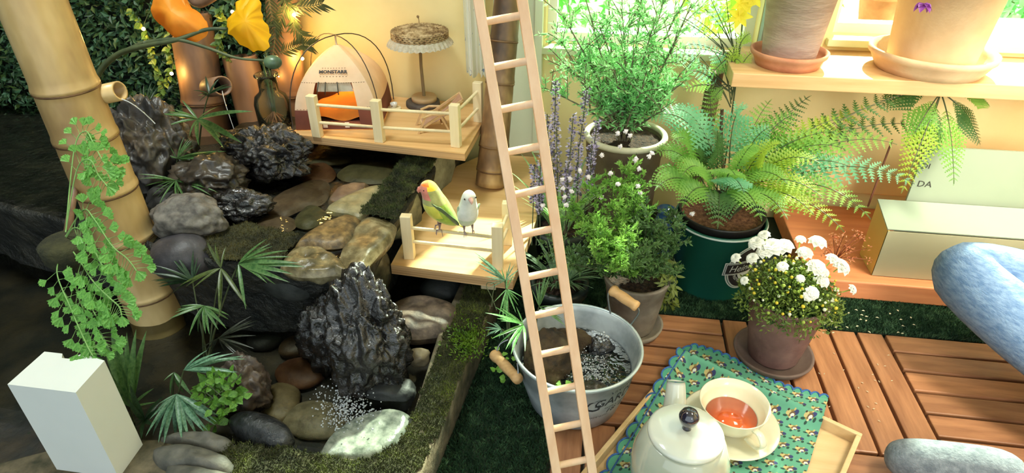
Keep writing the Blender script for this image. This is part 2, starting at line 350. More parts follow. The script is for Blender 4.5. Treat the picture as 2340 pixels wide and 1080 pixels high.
# fallen petals on turf and deck
pm = MB()
for _ in range(26):
    q = Z(R.uniform(1880, 2125), R.uniform(705, 765), .011); leaf2(pm, q, rdir(-.1, .1), .007, .004, V((0, 0, 1)))
for _ in range(20):
    q = Z(R.uniform(1860, 2040), R.uniform(790, 960), .001+.0005); leaf2(pm, q, rdir(-.05, .05), .006, .002, V((0, 0, 1)))
solo('fallen_petals', pm, M('dry_petal', (190, 180, 150)), 'tiny dry pale petals scattered over the turf and the deck by the mauve pot', 'petals', kind='stuff', smooth=False)

# ---------------------------------------------------------------- garden outside the window
OUTL = [leafm('sunlit_leaf_%s' % n, a, b, trans=.5, scale=3) for n, a, b in (('mint', (150, 220, 140), (90, 190, 90)), ('lime', (200, 230, 90), (150, 210, 80)), ('pale', (190, 240, 190), (140, 220, 150)))]  # pale greens include the glare of sun through the leaves
for k, (cx, cy, cz, rx, rz, lb) in enumerate(((-.28, 2.5, .55, .36, .4, 'sunlit mint green bush outside the window, left of the pair'), (.52, 2.6, .6, .38, .5, 'taller sunlit bush outside, behind the window post'), (1.38, 2.5, .45, .42, .35, 'lime green bush outside the right window'))):
    r = thing('garden_bush', lb, 'bush', (cx, cy, cz-rz), group=None)
    m = MB()
    for _ in range(1800):
        q = rdir(); p = V((cx, cy, cz)) + V((q.x*rx, q.y*.3, q.z*rz))*R.uniform(.3, 1); leaf2(m, p, rdir(), R.uniform(.03, .06), .03, rdir())
    part(r, 'foliage', m, OUTL[k % 3], smooth=False, kind='stuff')
    m = MB()
    for _ in range(7): tube(m, bez((cx, cy, cz-rz), (cx+R.uniform(-.1, .1), cy, cz-.1), (cx+R.uniform(-rx, rx)*.8, cy, cz+R.uniform(0, rz)*.8), 6), [.012, .01, .009, .008, .006, .005, .003], 5)
    part(r, 'branch', m, M('bush_bark_%d' % k, (110, 100, 70)))
gb = MB(); box(gb, (.6, 3.2, -.1), (7, 3.2, .1)); solo('ground_outside', gb, M('outside_lawn', (150, 190, 110), (190, 210, 140), scale=6, rough=.9), kind='structure', smooth=False)
og = MB(); box(og, (.9, 1.82, .42), (1.1, .22, .05)); box(og, (.5, 1.82, .15), (.05, .2, .5)); box(og, (1.3, 1.82, .15), (.05, .2, .5)); solo('garden_bench', og, M('weathered_bench', (226, 200, 170), (238, 214, 186)), 'pale bench just outside the right window', 'bench', smooth=False)
TERRA = M('terracotta', (190, 124, 90), (214, 150, 112), scale=20, rough=.85, bump=.1)
def potmb(c, rb, rt, h, lip=.012, t=.006):
    m = MB(); lathe(m, c, [(0, 0), (rb*.97, 0), (rb, .004), (rb+(rt-rb)*.8, h*.8), (rt-.001, h-lip*1.6), (rt+.004, h-lip*1.5), (rt+.006, h-lip*.5), (rt+.004, h), (rt-t, h), (rt-t-.002, h*.8), (rb*.9, h*.1), (0, h*.1)], 40); return m
ob = Y(1985, 100, 1.8); r = thing('terracotta_pot', 'small terracotta pot on the bench outside the right window', 'pot', (ob.x, 1.8, .446))
part(r, 'pot_body', potmb((ob.x, 1.8, .446), .04, .055, .085), TERRA)
m = MB()
for _ in range(260): p = V((ob.x, 1.8, .53))+V((R.uniform(-.07, .07), R.uniform(-.06, .06), R.uniform(0, .1))); leaf2(m, p, rdir(), .02, .01, rdir())
part(r, 'foliage', m, OUTL[1], smooth=False, kind='stuff')

# ================================================================ THE POND
pond = thing('rock_pond', 'dark indoor rock pond of two basins with a mossy edge', 'pond', (-.9, .9, 0))
# lower edge wall (L-shaped) ------------------------------------------------
WT = .068
outer = [(-.178, 1.10), (-.193, .90), (-.212, .66), (-.228, .46)]
inner = [(-.262, 1.10), (-.272, .90), (-.290, .70)]
inn = [(Z(x, y, WT).x, Z(x, y, WT).y) for x, y in ((200, 1004), (380, 1002), (520, 1012), (640, 1024), (720, 1038), (840, 1050), (905, 1018), (936, 968))]
poly = outer + [(-.95, .44)] + inn + inner[:2][::-1]
m = MB(); prism(m, poly, -.003, WT, bev=.004); part(pond, 'edge_wall', m, CONC)
# moss on the edge: lumpy sheet plus tufts
def inpoly(x, y, P):
    c = False; n = len(P)
    for i in range(n):
        (x1, y1), (x2, y2) = P[i], P[(i+1) % n]
        if (y1 > y) != (y2 > y) and x < (x2-x1)*(y-y1)/(y2-y1)+x1: c = not c
    return c
def moss_patch(root, poly, z, h, n, name='moss', hz=None, tuft=.006, mat=None):
    xs = [p[0] for p in poly]; ys = [p[1] for p in poly]; m = MB(); st = .0045; idx = {}; vs = []; fs = []
    nx = int((max(xs)-min(xs))/st)+1; ny = int((max(ys)-min(ys))/st)+1
    cx = sum(xs)/len(xs); cy = sum(ys)/len(ys)
    def hh(x, y): return z + h*(.45+.55*noise.noise(V((x*28, y*28, z*9)))+.3*noise.noise(V((x*90, y*90, 3)))) + (hz(x, y) if hz else 0)
    for i in range(nx+1):
        for j in range(ny+1):
            x = min(xs)+i*st; y = min(ys)+j*st
            if inpoly(x+.004*noise.noise(V((x*60, y*60, 1))), y+.006*noise.noise(V((x*60, y*60, 5))), poly): idx[i, j] = len(vs); vs.append(V((x, y, hh(x, y))))
    for (i, j) in idx:
        q = [(i, j), (i+1, j), (i+1, j+1), (i, j+1)]
        if all(t in idx for t in q): fs.append(tuple(idx[t] for t in q))
    n0 = len(vs)
    m.add(vs, fs); m.mi = 1; keys = list(idx.values())
    for _ in range(n):
        p = vs[R.choice(keys)] + V((R.uniform(-.002, .002), R.uniform(-.002, .002), -.001)); d = (V((R.uniform(-.7, .7), R.uniform(-.7, .7), 1))).normalized(); s = rdir(-.1, .1)*tuft*.16
        L = tuft*R.uniform(.5, 1.2); m.add([p-s, p+s, p+d*L], [(0, 1, 2)])
    return part(root, name, m, [MOSSB, mat or MOSS], smooth=True, kind='stuff')
moss_patch(pond, [(-.179, 1.09), (-.193, .90), (-.211, .66), (-.224, .57), (-.236, .47), (-.60, .46)] + [inn[i] for i in (2, 3, 4, 5, 6, 7)] + [(-.258, .90), (-.245, 1.09)], WT, .008, 34000)
m = MB()
for _ in range(500):     # bright green growth on the edge
    q = Z(R.gauss(1068, 22), R.gauss(778, 22), WT+.012); leaf2(m, q, rdir(0, 1), .008, .003, rdir())
part(pond, 'moss', m, leafm('bright_moss', (120, 150, 40), (80, 120, 30)), smooth=False, kind='stuff', label='patch of brighter yellow-green moss')
# pond bottom
m = MB()
def bot(u, v):
    x = -1.75+u*1.50; y = .52+v*1.0; return V((x, y, .004+.010*noise.noise(V((x*14, y*14, 0)))+.004*noise.noise(V((x*50, y*50, 2)))))
grid(m, bot, 110, 80); part(pond, 'pond_bottom', m, M('dark_silt', (30, 32, 30), (78, 66, 48), scale=9, rough=.7, bump=.4, bscale=60, lo=.4, hi=.75))
# upper basin: rocky mass with lip following the photograph
ZU = .215
lip = [(300, 545), (380, 575), (480, 598), (560, 600), (640, 606), (720, 612), (790, 616), (850, 578), (895, 520), (925, 470), (962, 425), (1000, 385), (1018, 352)]
lipw = [Z(x, y, ZU) for x, y in lip] + [V((-.315, 1.53, ZU)), V((-.9, 1.54, ZU)), V((-1.72, 1.54, ZU)), V((-1.72, 1.1, ZU)), V((-1.3, .99, ZU))]
lipw = [V((p.x, min(p.y, 1.54), ZU)) for p in lipw]; N_ = len(lipw)*10; ring = []
for i in range(N_):
    t = i/10; a = int(t); f = t-a; p = lipw[a % len(lipw)].lerp(lipw[(a+1) % len(lipw)], f); ring.append(p)
cc = V((-.85, 1.27, 0)); m = MB(); vs = []; lev = [(.0, .93), (.04, .925), (.08, .92), (.12, .94), (.16, .965), (.19, .985), (.208, .995), (ZU, .975), (ZU-.012, .955), (ZU-.018, .5), (ZU-.018, .01)]
for z, s in lev:
    for p in ring:
        q = cc + (V((p.x, p.y, 0))-cc)*s; nz = noise.noise(V((q.x*11, q.y*11, z*16)))*.018+noise.noise(V((q.x*30, q.y*30, z*30)))*.006
        d = (q-cc).normalized(); q += d*(nz if z < ZU and s > .9 else 0); q.y = min(q.y, 1.545); vs.append(V((q.x, q.y, z + (nz*.3 if s > .9 and z > 0 else nz*.2))))
m.add(vs, [(i*N_+j, i*N_+(j+1) % N_, (i+1)*N_+(j+1) % N_, (i+1)*N_+j) for i in range(len(lev)-1) for j in range(N_)])
part(pond, 'upper_basin', m, STONE)
def wsheet(pts, z, amp=.0012):
    m = MB(); xs = [p.x for p in pts]; ys = [p.y for p in pts]; P = [(p.x, p.y) for p in pts]; idx = {}; vs = []; fs = []; st = .01
    for i in range(int((max(xs)-min(xs))/st)+2):
        for j in range(int((max(ys)-min(ys))/st)+2):
            x = min(xs)+i*st; y = min(ys)+j*st
            if inpoly(x, y, P): idx[i, j] = len(vs); vs.append(V((x, y, z+amp*noise.noise(V((x*40, y*40, 0))))))
    for (i, j) in idx:
        q = [(i, j), (i+1, j), (i+1, j+1), (i, j+1)]
        if all(t in idx for t in q): fs.append(tuple(idx[t] for t in q))
    m.add(vs, fs); return m
part(pond, 'water', wsheet([cc.xyz*.0+V((cc.x+(p.x-cc.x)*.965, cc.y+(p.y-cc.y)*.965, 0)) for p in ring], ZU+.004), WATER, label='clear water of the upper basin')
part(pond, 'water', wsheet([V((-.255, 1.10, 0)), V((-.30, .62, 0)), V((-.92, .61, 0)), V((-1.6, .62, 0)), V((-1.6, 1.1, 0))], .036, .002), WATER, label='dark water of the lower basin')
# moss on the rim of the upper basin (right) and on the lip (left)
def pxpoly(P, z): return [(Z(x, y, z).x, Z(x, y, z).y) for x, y in P]
moss_patch(pond, pxpoly([(820, 486), (845, 455), (880, 410), (915, 365), (950, 345), (1000, 352), (990, 378), (958, 412), (935, 445), (912, 492), (880, 500)], ZU+.02), ZU+.012, .016, 9000, tuft=.006, mat=M('dark_moss', (30, 36, 20), (78, 88, 42), scale=30, rough=.95))
moss_patch(pond, pxpoly([(450, 560), (470, 520), (560, 505), (640, 520), (690, 530), (668, 560), (640, 598), (560, 592), (490, 590)], ZU+.01), ZU+.004, .008, 6000, tuft=.005, mat=M('olive_moss', (50, 48, 22), (88, 82, 40), scale=30, rough=.95))
# falling water
m = MB(); a = Z(802, 614, ZU+.002)
tube(m, [a+V((0, .01, .004)), a+V((0, -.002, 0)), a+V((0, -.006, -.02)), a+V((0, -.008, -.045))], [.003, .003, .0022, .0018], 8); part(pond, 'water_stream', m, FOAM)
m = MB()
for _ in range(700):
    q = Z(R.gauss(795, 30), R.gauss(940, 34), .04)+V((0, 0, abs(R.gauss(0, .008)))); ball(m, q, R.uniform(.0006, .0020), 1)
part(pond, 'water_splash', m, FOAM, kind='stuff')

# ---- stones and rocks
def sm(n, a, b, mid=None, rough=.45, scale=34, bump=.35): return M(n, a, b, scale=scale, rough=rough, bump=bump, bscale=90, mid=mid, detail=7, bdist=.004)
SPE = sm('speckled_brown_stone', (62, 50, 30), (140, 116, 74), (104, 84, 52), scale=60)
PALE = sm('wet_tan_stone', (80, 72, 50), (156, 144, 110), (118, 106, 76), rough=.22)
PINKS = sm('dull_pink_stone', (92, 72, 58), (128, 106, 86), rough=.5)
OLIVE = sm('olive_stone', (76, 72, 50), (112, 104, 74), rough=.5)
RED = sm('reddish_stone', (92, 56, 38), (124, 84, 58), rough=.5)
GREYS = sm('grey_stone', (52, 54, 50), (108, 104, 94), rough=.6, scale=18)
slab('flat_stone', 'speckled brown flat stone above the spout, upper basin', [(672, 546), (720, 510), (775, 487), (803, 483), (824, 492), (812, 522), (790, 548), (735, 554), (690, 550)], ZU+.021, .030, SPE, 1)
slab('flat_stone', 'wet tan slab at the right end of the spout', [(803, 616), (770, 580), (795, 535), (822, 492), (870, 486), (902, 498), (900, 522), (872, 556), (838, 592), (815, 614)], ZU+.017, .036, PALE, 2, amp=.12)
slab('flat_stone', 'wet tan slab at the left front of the spout', [(636, 596), (668, 553), (735, 556), (778, 582), (800, 616), (765, 612), (720, 616), (670, 614)], ZU+.018, .034, PALE, 3, amp=.15)
slab('flat_stone', 'pale triangular stone below the moss strip', [(742, 466), (800, 435), (850, 416), (880, 418), (856, 448), (826, 488), (790, 482), (760, 478)], ZU+.012, .03, sm('pale_olive_stone', (112, 106, 76), (158, 148, 110)), 4)
slab('pebble', 'round olive pebble under the upper water', [(668, 500), (690, 470), (715, 460), (745, 475), (744, 494), (700, 512)], ZU+.002, .024, OLIVE, 5, flat=2.4)
slab('pebble', 'long pinkish pebble in the middle of the upper basin', [(748, 446), (770, 420), (815, 408), (842, 413), (825, 435), (790, 452), (757, 460)], ZU+.008, .026, PINKS, 6, flat=2.6)
slab('pebble', 'broad dull pink stone beside the black wet rock', [(600, 466), (640, 432), (700, 406), (745, 405), (752, 430), (735, 455), (690, 468), (640, 486)], ZU+.003, .024, PINKS, 7, flat=2.6)
slab('pebble', 'broad brown stone nearest the platform, under water', [(768, 392), (800, 368), (880, 362), (905, 375), (885, 408), (800, 408)], ZU+.001, .02, OLIVE, 8, flat=2.6)
slab('pebble', 'reddish pebble under water, left of the broad brown stone', [(684, 402), (698, 374), (740, 364), (766, 385), (756, 405), (720, 411)], ZU+.001, .02, RED, 9, flat=2.4)
slab('pebble', 'brown pebble below the broad pink stone', [(580, 505), (610, 485), (668, 490), (672, 512), (630, 528), (590, 522)], ZU, .02, PINKS, 10, flat=2.4)
slab('pebble', 'dark pebble tucked under the platform edge', [(690, 362), (720, 346), (790, 348), (800, 362), (745, 368)], ZU, .02, OLIVE, 11, flat=2.4)
rimst = M('lit_rim_stone', (120, 118, 96), (170, 166, 140), scale=20, rough=.7, bump=.4, bscale=50)  # light falling on this rim is painted into the pale tone
rock('sunlit grey boulder at the right rim below the platform corner', Z(992, 392, .19)+V((-.012, .01, -.01)), (.030, .088, .062), 21, rimst, 'block', 4, rot=-.42)
rock('grey boulder behind the left post of the lower perch', Z(925, 480, .19)+V((-.022, .02, -.02)), (.035, .06, .06), 22, sm('rim_stone_dark', (84, 84, 70), (140, 138, 116)), 'block', 4, rot=-.5)
rock('wet dark boulder under the spout slab', Z(862, 610, .15)+V((-.03, .01, -.02)), (.045, .055, .07), 23, sm('wet_dark_stone', (44, 44, 36), (92, 88, 68), rough=.2), 'round', 4, rot=-.5)
rock('glistening black rock left of the platform, largest by the upper water', Z(607, 352, .265), (.092, .062, .062), 31, LAVA, 'lava', 6)
rock('low black wet rock in front of the largest black one', Z(548, 470, .235), (.062, .036, .030), 32, LAVA, 'lava', 5, rot=.2)
rock('smooth grey boulder at the foot of the small palm', Z(432, 500, .245), (.070, .045, .042), 33, sm('porous_grey_rock', (66, 62, 58), (120, 114, 106), rough=.7, scale=50), 'rough', 5, rot=.1)
rock('large brown-grey rock right of the left bamboo', Z(345, 365, .26)+V((0, 0, .01)), (.088, .08, .125), 34, sm('brown_grey_rock', (44, 42, 40), (104, 92, 76), (66, 62, 58), rough=.35, scale=16), 'lava', 6)
rock('dark rock ledge under the glass bottle', (-.80, 1.37, .215), (.12, .09, .045), 35, sm('black_ledge', (22, 22, 20), (52, 50, 44), rough=.4), 'block', 4)
rock('dark rock behind the small palm', Z(480, 410, .25), (.07, .06, .05), 36, sm('dark_mixed_rock', (34, 32, 30), (78, 68, 56), rough=.3), 'lava', 5)
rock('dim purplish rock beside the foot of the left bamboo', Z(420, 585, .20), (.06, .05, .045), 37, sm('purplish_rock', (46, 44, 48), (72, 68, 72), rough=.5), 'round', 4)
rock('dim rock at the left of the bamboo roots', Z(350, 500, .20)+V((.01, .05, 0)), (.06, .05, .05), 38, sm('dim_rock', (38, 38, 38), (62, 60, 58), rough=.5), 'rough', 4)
rock('tall black porous rock standing in the lower basin', (-.372, .785, .112), (.072, .056, .122), 44, LAVA, 'lava', 6, tilt=-.12)
rock('black porous rock leaning behind the tall one', (-.46, .83, .07), (.055, .05, .085), 45, LAVA, 'lava', 5)
slab('flat_stone', 'flat reddish brown rock beside the tall black rock', [(885, 690), (930, 668), (1000, 668), (1046, 690), (1032, 735), (960, 752), (905, 742)], .085, .05, sm('flat_brown_rock', (60, 50, 42), (112, 96, 80), scale=50, rough=.6), 12, flat=5)
rock('small tan stone by the inner face of the mossy wall', Z(955, 815, .05), (.022, .016, .018), 46, sm('tan_small', (110, 98, 76), (150, 136, 108)), 'rough', 3)
rock('dark grey stone under the tall black rock', Z(885, 895, .03), (.055, .03, .026), 47, sm('dark_slate', (44, 46, 46), (70, 72, 70), rough=.6), 'block', 4)
slab('flat_stone', 'pale grey stone where the water splashes', [(722, 1036), (768, 968), (850, 926), (926, 928), (938, 960), (905, 1012), (840, 1046), (780, 1040)], .052, .036, sm('pale_grey_wet', (92, 100, 90), (156, 162, 148), scale=60, rough=.25), 13, flat=5, amp=.1)
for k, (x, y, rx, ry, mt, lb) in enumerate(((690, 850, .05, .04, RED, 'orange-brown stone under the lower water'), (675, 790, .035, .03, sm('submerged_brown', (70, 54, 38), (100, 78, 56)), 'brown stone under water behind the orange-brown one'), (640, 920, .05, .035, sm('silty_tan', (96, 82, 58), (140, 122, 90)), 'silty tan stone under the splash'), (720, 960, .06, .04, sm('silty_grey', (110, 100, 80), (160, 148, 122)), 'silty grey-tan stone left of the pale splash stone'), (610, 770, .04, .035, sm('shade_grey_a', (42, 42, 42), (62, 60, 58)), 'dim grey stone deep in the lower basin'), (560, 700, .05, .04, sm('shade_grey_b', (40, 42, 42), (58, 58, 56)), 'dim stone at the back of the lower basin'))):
    rock(lb, Z(x, y, .012), (rx, ry, .016), 50+k, mt, 'round', 3, rot=k)
rock('brown lumpy rock behind the fan palm', Z(560, 885, .06), (.042, .035, .06), 60, sm('brown_lumpy', (50, 44, 40), (98, 84, 74), scale=24), 'lava', 5)
rock('sleek black stone at the waterline, lower left', Z(600, 985, .055), (.062, .026, .026), 61, M('sleek_black', (26, 28, 30), (52, 54, 56), scale=40, rough=.12, bump=.4, bscale=120), 'round', 4, rot=-.28)
for k, (P, lb) in enumerate((([(335, 1015), (400, 1000), (470, 1012), (532, 1040), (515, 1068), (430, 1060), (360, 1050)], 'flat grey stone between the white post and the moss'), ([(368, 1052), (440, 1056), (540, 1072), (580, 1110), (480, 1130), (380, 1110)], 'flat grey stone at the bottom edge by the white post'), ([(352, 990), (430, 975), (500, 980), (540, 1006), (500, 1026), (420, 1006)], 'small flat grey stone under the fan palm leaves'))):
    slab('flat_stone', lb, P, .092-.004*k, .06, GREYS, 70+k, flat=4)
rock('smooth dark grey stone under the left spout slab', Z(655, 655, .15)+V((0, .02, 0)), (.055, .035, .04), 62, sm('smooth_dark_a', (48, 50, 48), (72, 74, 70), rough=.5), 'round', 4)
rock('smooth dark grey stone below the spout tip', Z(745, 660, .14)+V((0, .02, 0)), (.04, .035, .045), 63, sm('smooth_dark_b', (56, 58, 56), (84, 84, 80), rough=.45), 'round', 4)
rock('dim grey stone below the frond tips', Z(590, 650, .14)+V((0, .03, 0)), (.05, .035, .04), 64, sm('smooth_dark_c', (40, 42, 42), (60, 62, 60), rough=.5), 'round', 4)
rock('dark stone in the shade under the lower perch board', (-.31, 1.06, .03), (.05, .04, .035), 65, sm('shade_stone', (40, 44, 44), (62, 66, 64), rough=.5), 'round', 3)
# ================================================================ LEFT SIDE: platforms, tent, parasol, bamboo, plants
def posts(root, pts, h, wd, rails, mat=None, rz=0, railr=.0035, low=.35, high=.78):
    mat = mat or PINE
    for p in pts:
        m = MB(); box(m, p+V((0, 0, h/2)), (wd, wd*.8, h), Matrix.Rotation(rz, 3, 'Z'), bev=.0012); part(root, 'post', m, mat, smooth=False)
    for a, b in rails:
        for t in (low, high):
            m = MB(); tube(m, [pts[a]+V((0, 0, h*t)), pts[b]+V((0, 0, h*t))], railr, 10); part(root, 'rail', m, mat)
ZP = .28
fl_ = Z(663, 306, ZP); fr_ = Z(1062, 350, ZP); br_ = Z(1113, 262, ZP); br_ = br_ + (br_-fr_)*.28; bl_ = fl_+(br_-fr_)
plat = thing('upper_platform', 'plywood platform with a pale wooden rail fence holding the tent and the parasol', 'platform', ((fl_+fr_+br_+bl_)/4).xyz-V((0, 0, .02)))
m = MB(); P = [(p.x, p.y) for p in (fl_, fr_, br_, bl_)]; prism(m, P, ZP-.0025, ZP); part(plat, 'board', m, PLY, smooth=False)
m = MB(); prism(m, P, ZP-.018, ZP-.0026); part(plat, 'board_core', m, PLYE, smooth=False, label='layered plywood edge')
pp = [Z(727, 311, ZP), Z(869, 323, ZP), Z(1043, 334, ZP), Z(1094, 277, ZP)]
posts(plat, pp, .096, .021, [(0, 1), (1, 2), (2, 3)], rz=-.12)
for q in (bl_.lerp(fl_, .12), br_.lerp(fr_, .12)):
    pass
for u_, v_ in ((.12, .6), (.5, .6), (.8, .9)):
    q = (fl_.lerp(fr_, u_)).lerp(bl_.lerp(br_, u_), v_); m = MB(); box(m, (q.x, q.y, (ZP-.018+.19)/2), (.03, .03, ZP-.018-.19)); part(plat, 'support_block', m, PINE, smooth=False)
# lower board with a perch fence
ZL = .14
lb = thing('lower_perch', 'plywood board with a low wooden perch fence where the two birds sit', 'platform', (-.26, 1.2, ZL-.022))
P = [Z(893, 604, ZL), Z(1172, 640, ZL), V((-.125, 1.2, ZL)), V((-.15, 1.525, ZL)), V((-.30, 1.525, ZL)), Z(1042, 380, ZL), Z(1030, 402, ZL), Z(1003, 445, ZL), Z(962, 492, ZL), Z(925, 545, ZL)]
P = [(p.x, p.y) for p in P]
m = MB(); prism(m, P, ZL-.0025, ZL); part(lb, 'board', m, PLY, smooth=False)
m = MB(); prism(m, P, ZL-.022, ZL-.0026); part(lb, 'board_core', m, PLYE, smooth=False, label='layered plywood edge')
lp = [Z(937, 588, ZL), Z(1138, 612, ZL), Z(1160, 556, ZL)]
posts(lb, lp, .098, .021, [(0, 1), (1, 2)], low=.40, high=.72, rz=.05)
for q in ((-.20, 1.03), (-.20, 1.45), (-.30, 1.2)):
    m = MB(); z0 = WT+.01 if q[1] < 1.1 else -.003; box(m, (q[0], q[1], (z0+ZL-.022)/2), (.03, .03, ZL-.022-z0)); part(lb, 'support_block', m, PINE, smooth=False)
RAILTOP = ZL+.098*.72+.0035

# ---- tent
tc = Z(792, 262, ZP); TRZ = radians(10)
tent = thing('toy_tent', 'miniature cream and brown camping tent with a printed name over its door', 'tent', tc, rz=TRZ)
CAN = M('tent_canvas', (214, 196, 168), (228, 212, 186), scale=14, rough=.8, trans=.25); BRN = M('tent_brown', (104, 60, 48), (126, 76, 62), scale=14, rough=.8, trans=.15)
HW = .094; HT = .168
def hw(v): return HW*(1-.12*v-.88*v**3.3)+.003 if v < 1 else .004
def tp(face, u, v):   # u -1..1
    w_ = hw(v); q = V((u*w_, -w_-.006*(1-u*u)*sin(pi*v), HT*v+.002)); return Matrix.Rotation(face*pi/2, 3, 'Z') @ q
def panel(face, u0, u1, v0, v1, nu=6, nv=8, off=0):
    m = MB(); grid(m, lambda a, b: tp(face, u0+(u1-u0)*a, v0+(v1-v0)*b)*(1+off), nu, nv); return m
for fc in range(4):
    cm = MB(); bm_ = MB()
    if fc == 0:
        for a in ((-1, -.55, 0, .27), (.55, 1, 0, .30), (-.55, .55, 0, .07)): bm_.join(panel(0, a[0], a[1], a[2], a[3]))
        for a in ((-1, -.55, .27, .62), (.55, 1, .30, .62), (-1, 1, .62, 1)): cm.join(panel(0, a[0], a[1], a[2], a[3], 12, 8))
    elif fc == 3:
        bm_.join(panel(3, -1, 1, 0, .42)); cm.join(panel(3, -1, -.35, .42, .75)); cm.join(panel(3, .35, 1, .42, .75)); cm.join(panel(3, -1, 1, .75, 1))
    else: bm_.join(panel(fc, -1, 1, 0, .3)); cm.join(panel(fc, -1, 1, .3, 1))
    part(tent, 'canvas_panel', cm, CAN, local=True); part(tent, 'lower_panel', bm_, BRN, local=True, label='brown lower band of the tent wall')
m = MB(); grid(m, lambda a, b: tp(0, -.5+a, .62-.13*b)*1.0+V((0, .004+.01*b, 0)), 10, 4); part(tent, 'door_valance', m, M('valance', (170, 166, 148), (206, 202, 184), scale=30, rough=.8), local=True, label='grey rolled-up door flap')
for u in (-.46, -.24, .12):
    m = MB(); a = tp(0, u, .63)+V((0, -.001, 0)); b = tp(0, u, .47)+V((0, .003, 0)); beam(m, a, b, .0022, .0012, up=V((0, 1, 0))); part(tent, 'tie_strap', m, M('dark_strap', (60, 56, 46)), local=True)
# stitching dashes (flat print raised a hair)
m = MB()
def dash(face, pts, ln):
    for u, v, du, dv in pts:
        a = tp(face, u-du, v-dv)*1.004; b = tp(face, u+du, v+dv)*1.004; m.add([a+V((0, 0, -.0006)), b+V((0, 0, -.0006)), b+V((0, 0, .0006)), a+V((0, 0, .0006))], [(0, 1, 2, 3)])
dash(0, [(-.96+i*.075, .615, .018, 0) for i in range(26)], 0)
dash(0, [(.58+i*.07, .31, .02, 0) for i in range(6)], 0); dash(0, [(-.93+i*.08, .28, .02, 0) for i in range(5)], 0)
dash(0, [(-.47+i*.118, .775, .024, 0) for i in range(9)]+[(-.44+i*.11, .685, .024, 0) for i in range(9)], 0)
part(tent, 'stitching', m, M('brown_thread', (110, 76, 56)), local=True, kind='stuff', smooth=False)
t = textmb('MONSTARR', .0108, sx=1.10, bold=.045); m = MB(); mt = Matrix.Translation(V((0, -.004, 0)))
a = tp(0, 0, .73); n_ = (tp(0, 0, .78)-tp(0, 0, .68)).normalized(); xx = V((1, 0, 0)); nn = xx.cross(n_)
Mx = Matrix((xx, n_, nn)).transposed().to_4x4(); Mx.translation = a+nn*.0035
m.join(t, Mx); part(tent, 'printed_name', m, M('black_print', (22, 18, 16)), local=True, smooth=False)
for u in (-.28, .24):
    m = MB(); q = tp(0, u, .05); box(m, q+V((0, -.004, .004)), (.010, .0015, .012)); part(tent, 'white_tag', m, M('white_tag', (226, 220, 216)), local=True, smooth=False)
# hoops
HP = M('dark_hoop_rod', (50, 38, 30), (70, 54, 42), rough=.4)
for s in (1, -1):
    pts = []
    for i in range(25):
        a = pi*i/24; c = cos(a); x = HW*1.08*(abs(c)**.85)*(1 if c > 0 else -1); pts.append(V((x, s*x, .002+(HT*1.13)*sin(a)**.80)))
    m = MB(); tube(m, pts, .0013, 6); part(tent, 'hoop_rod', m, HP, local=True)
m = MB(); tube(m, [(0, 0, HT-.004), (0, 0, HT*1.13)], .0022, 6); part(tent, 'top_loop', m, CAN, local=True)
m = MB(); prism(m, [(-HW+.006, -HW+.006), (HW-.006, -HW+.006), (HW-.006, HW-.006), (-HW+.006, HW-.006)], .0005, .004); part(tent, 'ground_sheet', m, BRN, local=True, smooth=False)
m = MB()
grid(m, lambda a, b: V(((a-.5)*.15, -.05+b*.13, .010+.042*(sin(pi*a)**.5)*(sin(pi*min(1, b*1.02)))**.6+.006*sin(a*9+b*4))), 24, 16)
part(tent, 'cushion', m, M('amber_cushion', (206, 120, 44), (226, 150, 60), scale=10, rough=.9), local=True, label='amber cushion inside the tent')
ld = bpy.data.lights.new('tent_bulb', 'POINT'); ld.energy = .28; ld.color = (1, .52, .10); ld.shadow_soft_size = .01
lo = bpy.data.objects.new('tent_bulb', ld); COL.objects.link(lo); lo.parent = tent; lo.location = (0, .02, .105)

# ---- parasol
pc = Z(967, 240, ZP); top = Y(958, 66, pc.y-.015)
par = thing('straw_parasol', 'miniature wicker parasol with a white lace fringe on a wooden disc stand', 'parasol', pc)
m = MB(); lathe(m, pc, [(0, 0), (.042, 0), (.043, .003), (.042, .011), (.038, .0125), (0, .0125)], 28); part(par, 'base_stone', m, M('dark_disc', (70, 60, 54), (92, 82, 74), scale=40, rough=.7))
dc = pc+V((.004, 0, .0126)); m = MB(); lathe(m, dc, [(0, 0), (.031, 0), (.032, .010), (.030, .0125), (0, .0125)], 28); part(par, 'base_disc', m, woodm('disc_wood', (190, 158, 116), (208, 180, 138), axis=0))
m = MB(); tube(m, [dc+V((0, 0, .012)), dc.lerp(top, .5)+V((-.002, 0, 0)), top], [.0042, .0038, .0044], 10); part(par, 'pole', m, M('branch_pole', (116, 94, 60), (146, 122, 84), scale=30, vec=(1, 1, .2)))
WK = M('wicker', (128, 96, 60), (226, 200, 156), scale=60, rough=.8, bump=.8, bscale=200, mid=(184, 154, 108)); cw = MB(); RR = .064; cz = top+V((0, 0, -.003))
def wk(u, v):
    a = 2*pi*u; r = RR*min(1, v*1.12) if v < .9 else RR; z = .008*(1-(r/RR)**2)+ .0012*sin(a*30+(round(v*18) % 2)*pi) + .0012*sin(v*18*pi)
    if v >= .9: z -= (v-.9)/.1*.018; r += .0015*sin(a*30)
    return cz+V((cos(a)*r, sin(a)*r, z))
grid(cw, wk, 180, 40); part(par, 'wicker_canopy', cw, WK)
m = MB()
for k in range(4):
    pts = [cz+V((cos(2*pi*i/72)*(RR+.002), sin(2*pi*i/72)*(RR+.002), -.002-.0042*k+.0012*(1 if (i+k) % 2 else -1))) for i in range(73)]; tube(m, pts, .0022, 6, cap=False)
part(par, 'woven_rim', m, WK)
m = MB()
def lace(u, v):
    a = 2*pi*u; r = RR+.001+.013*v+.0022*sin(a*34)*v; return cz+V((cos(a)*r, sin(a)*r, -.014-.016*v-(.0028*abs(sin(a*17)) if v > .99 else 0)))
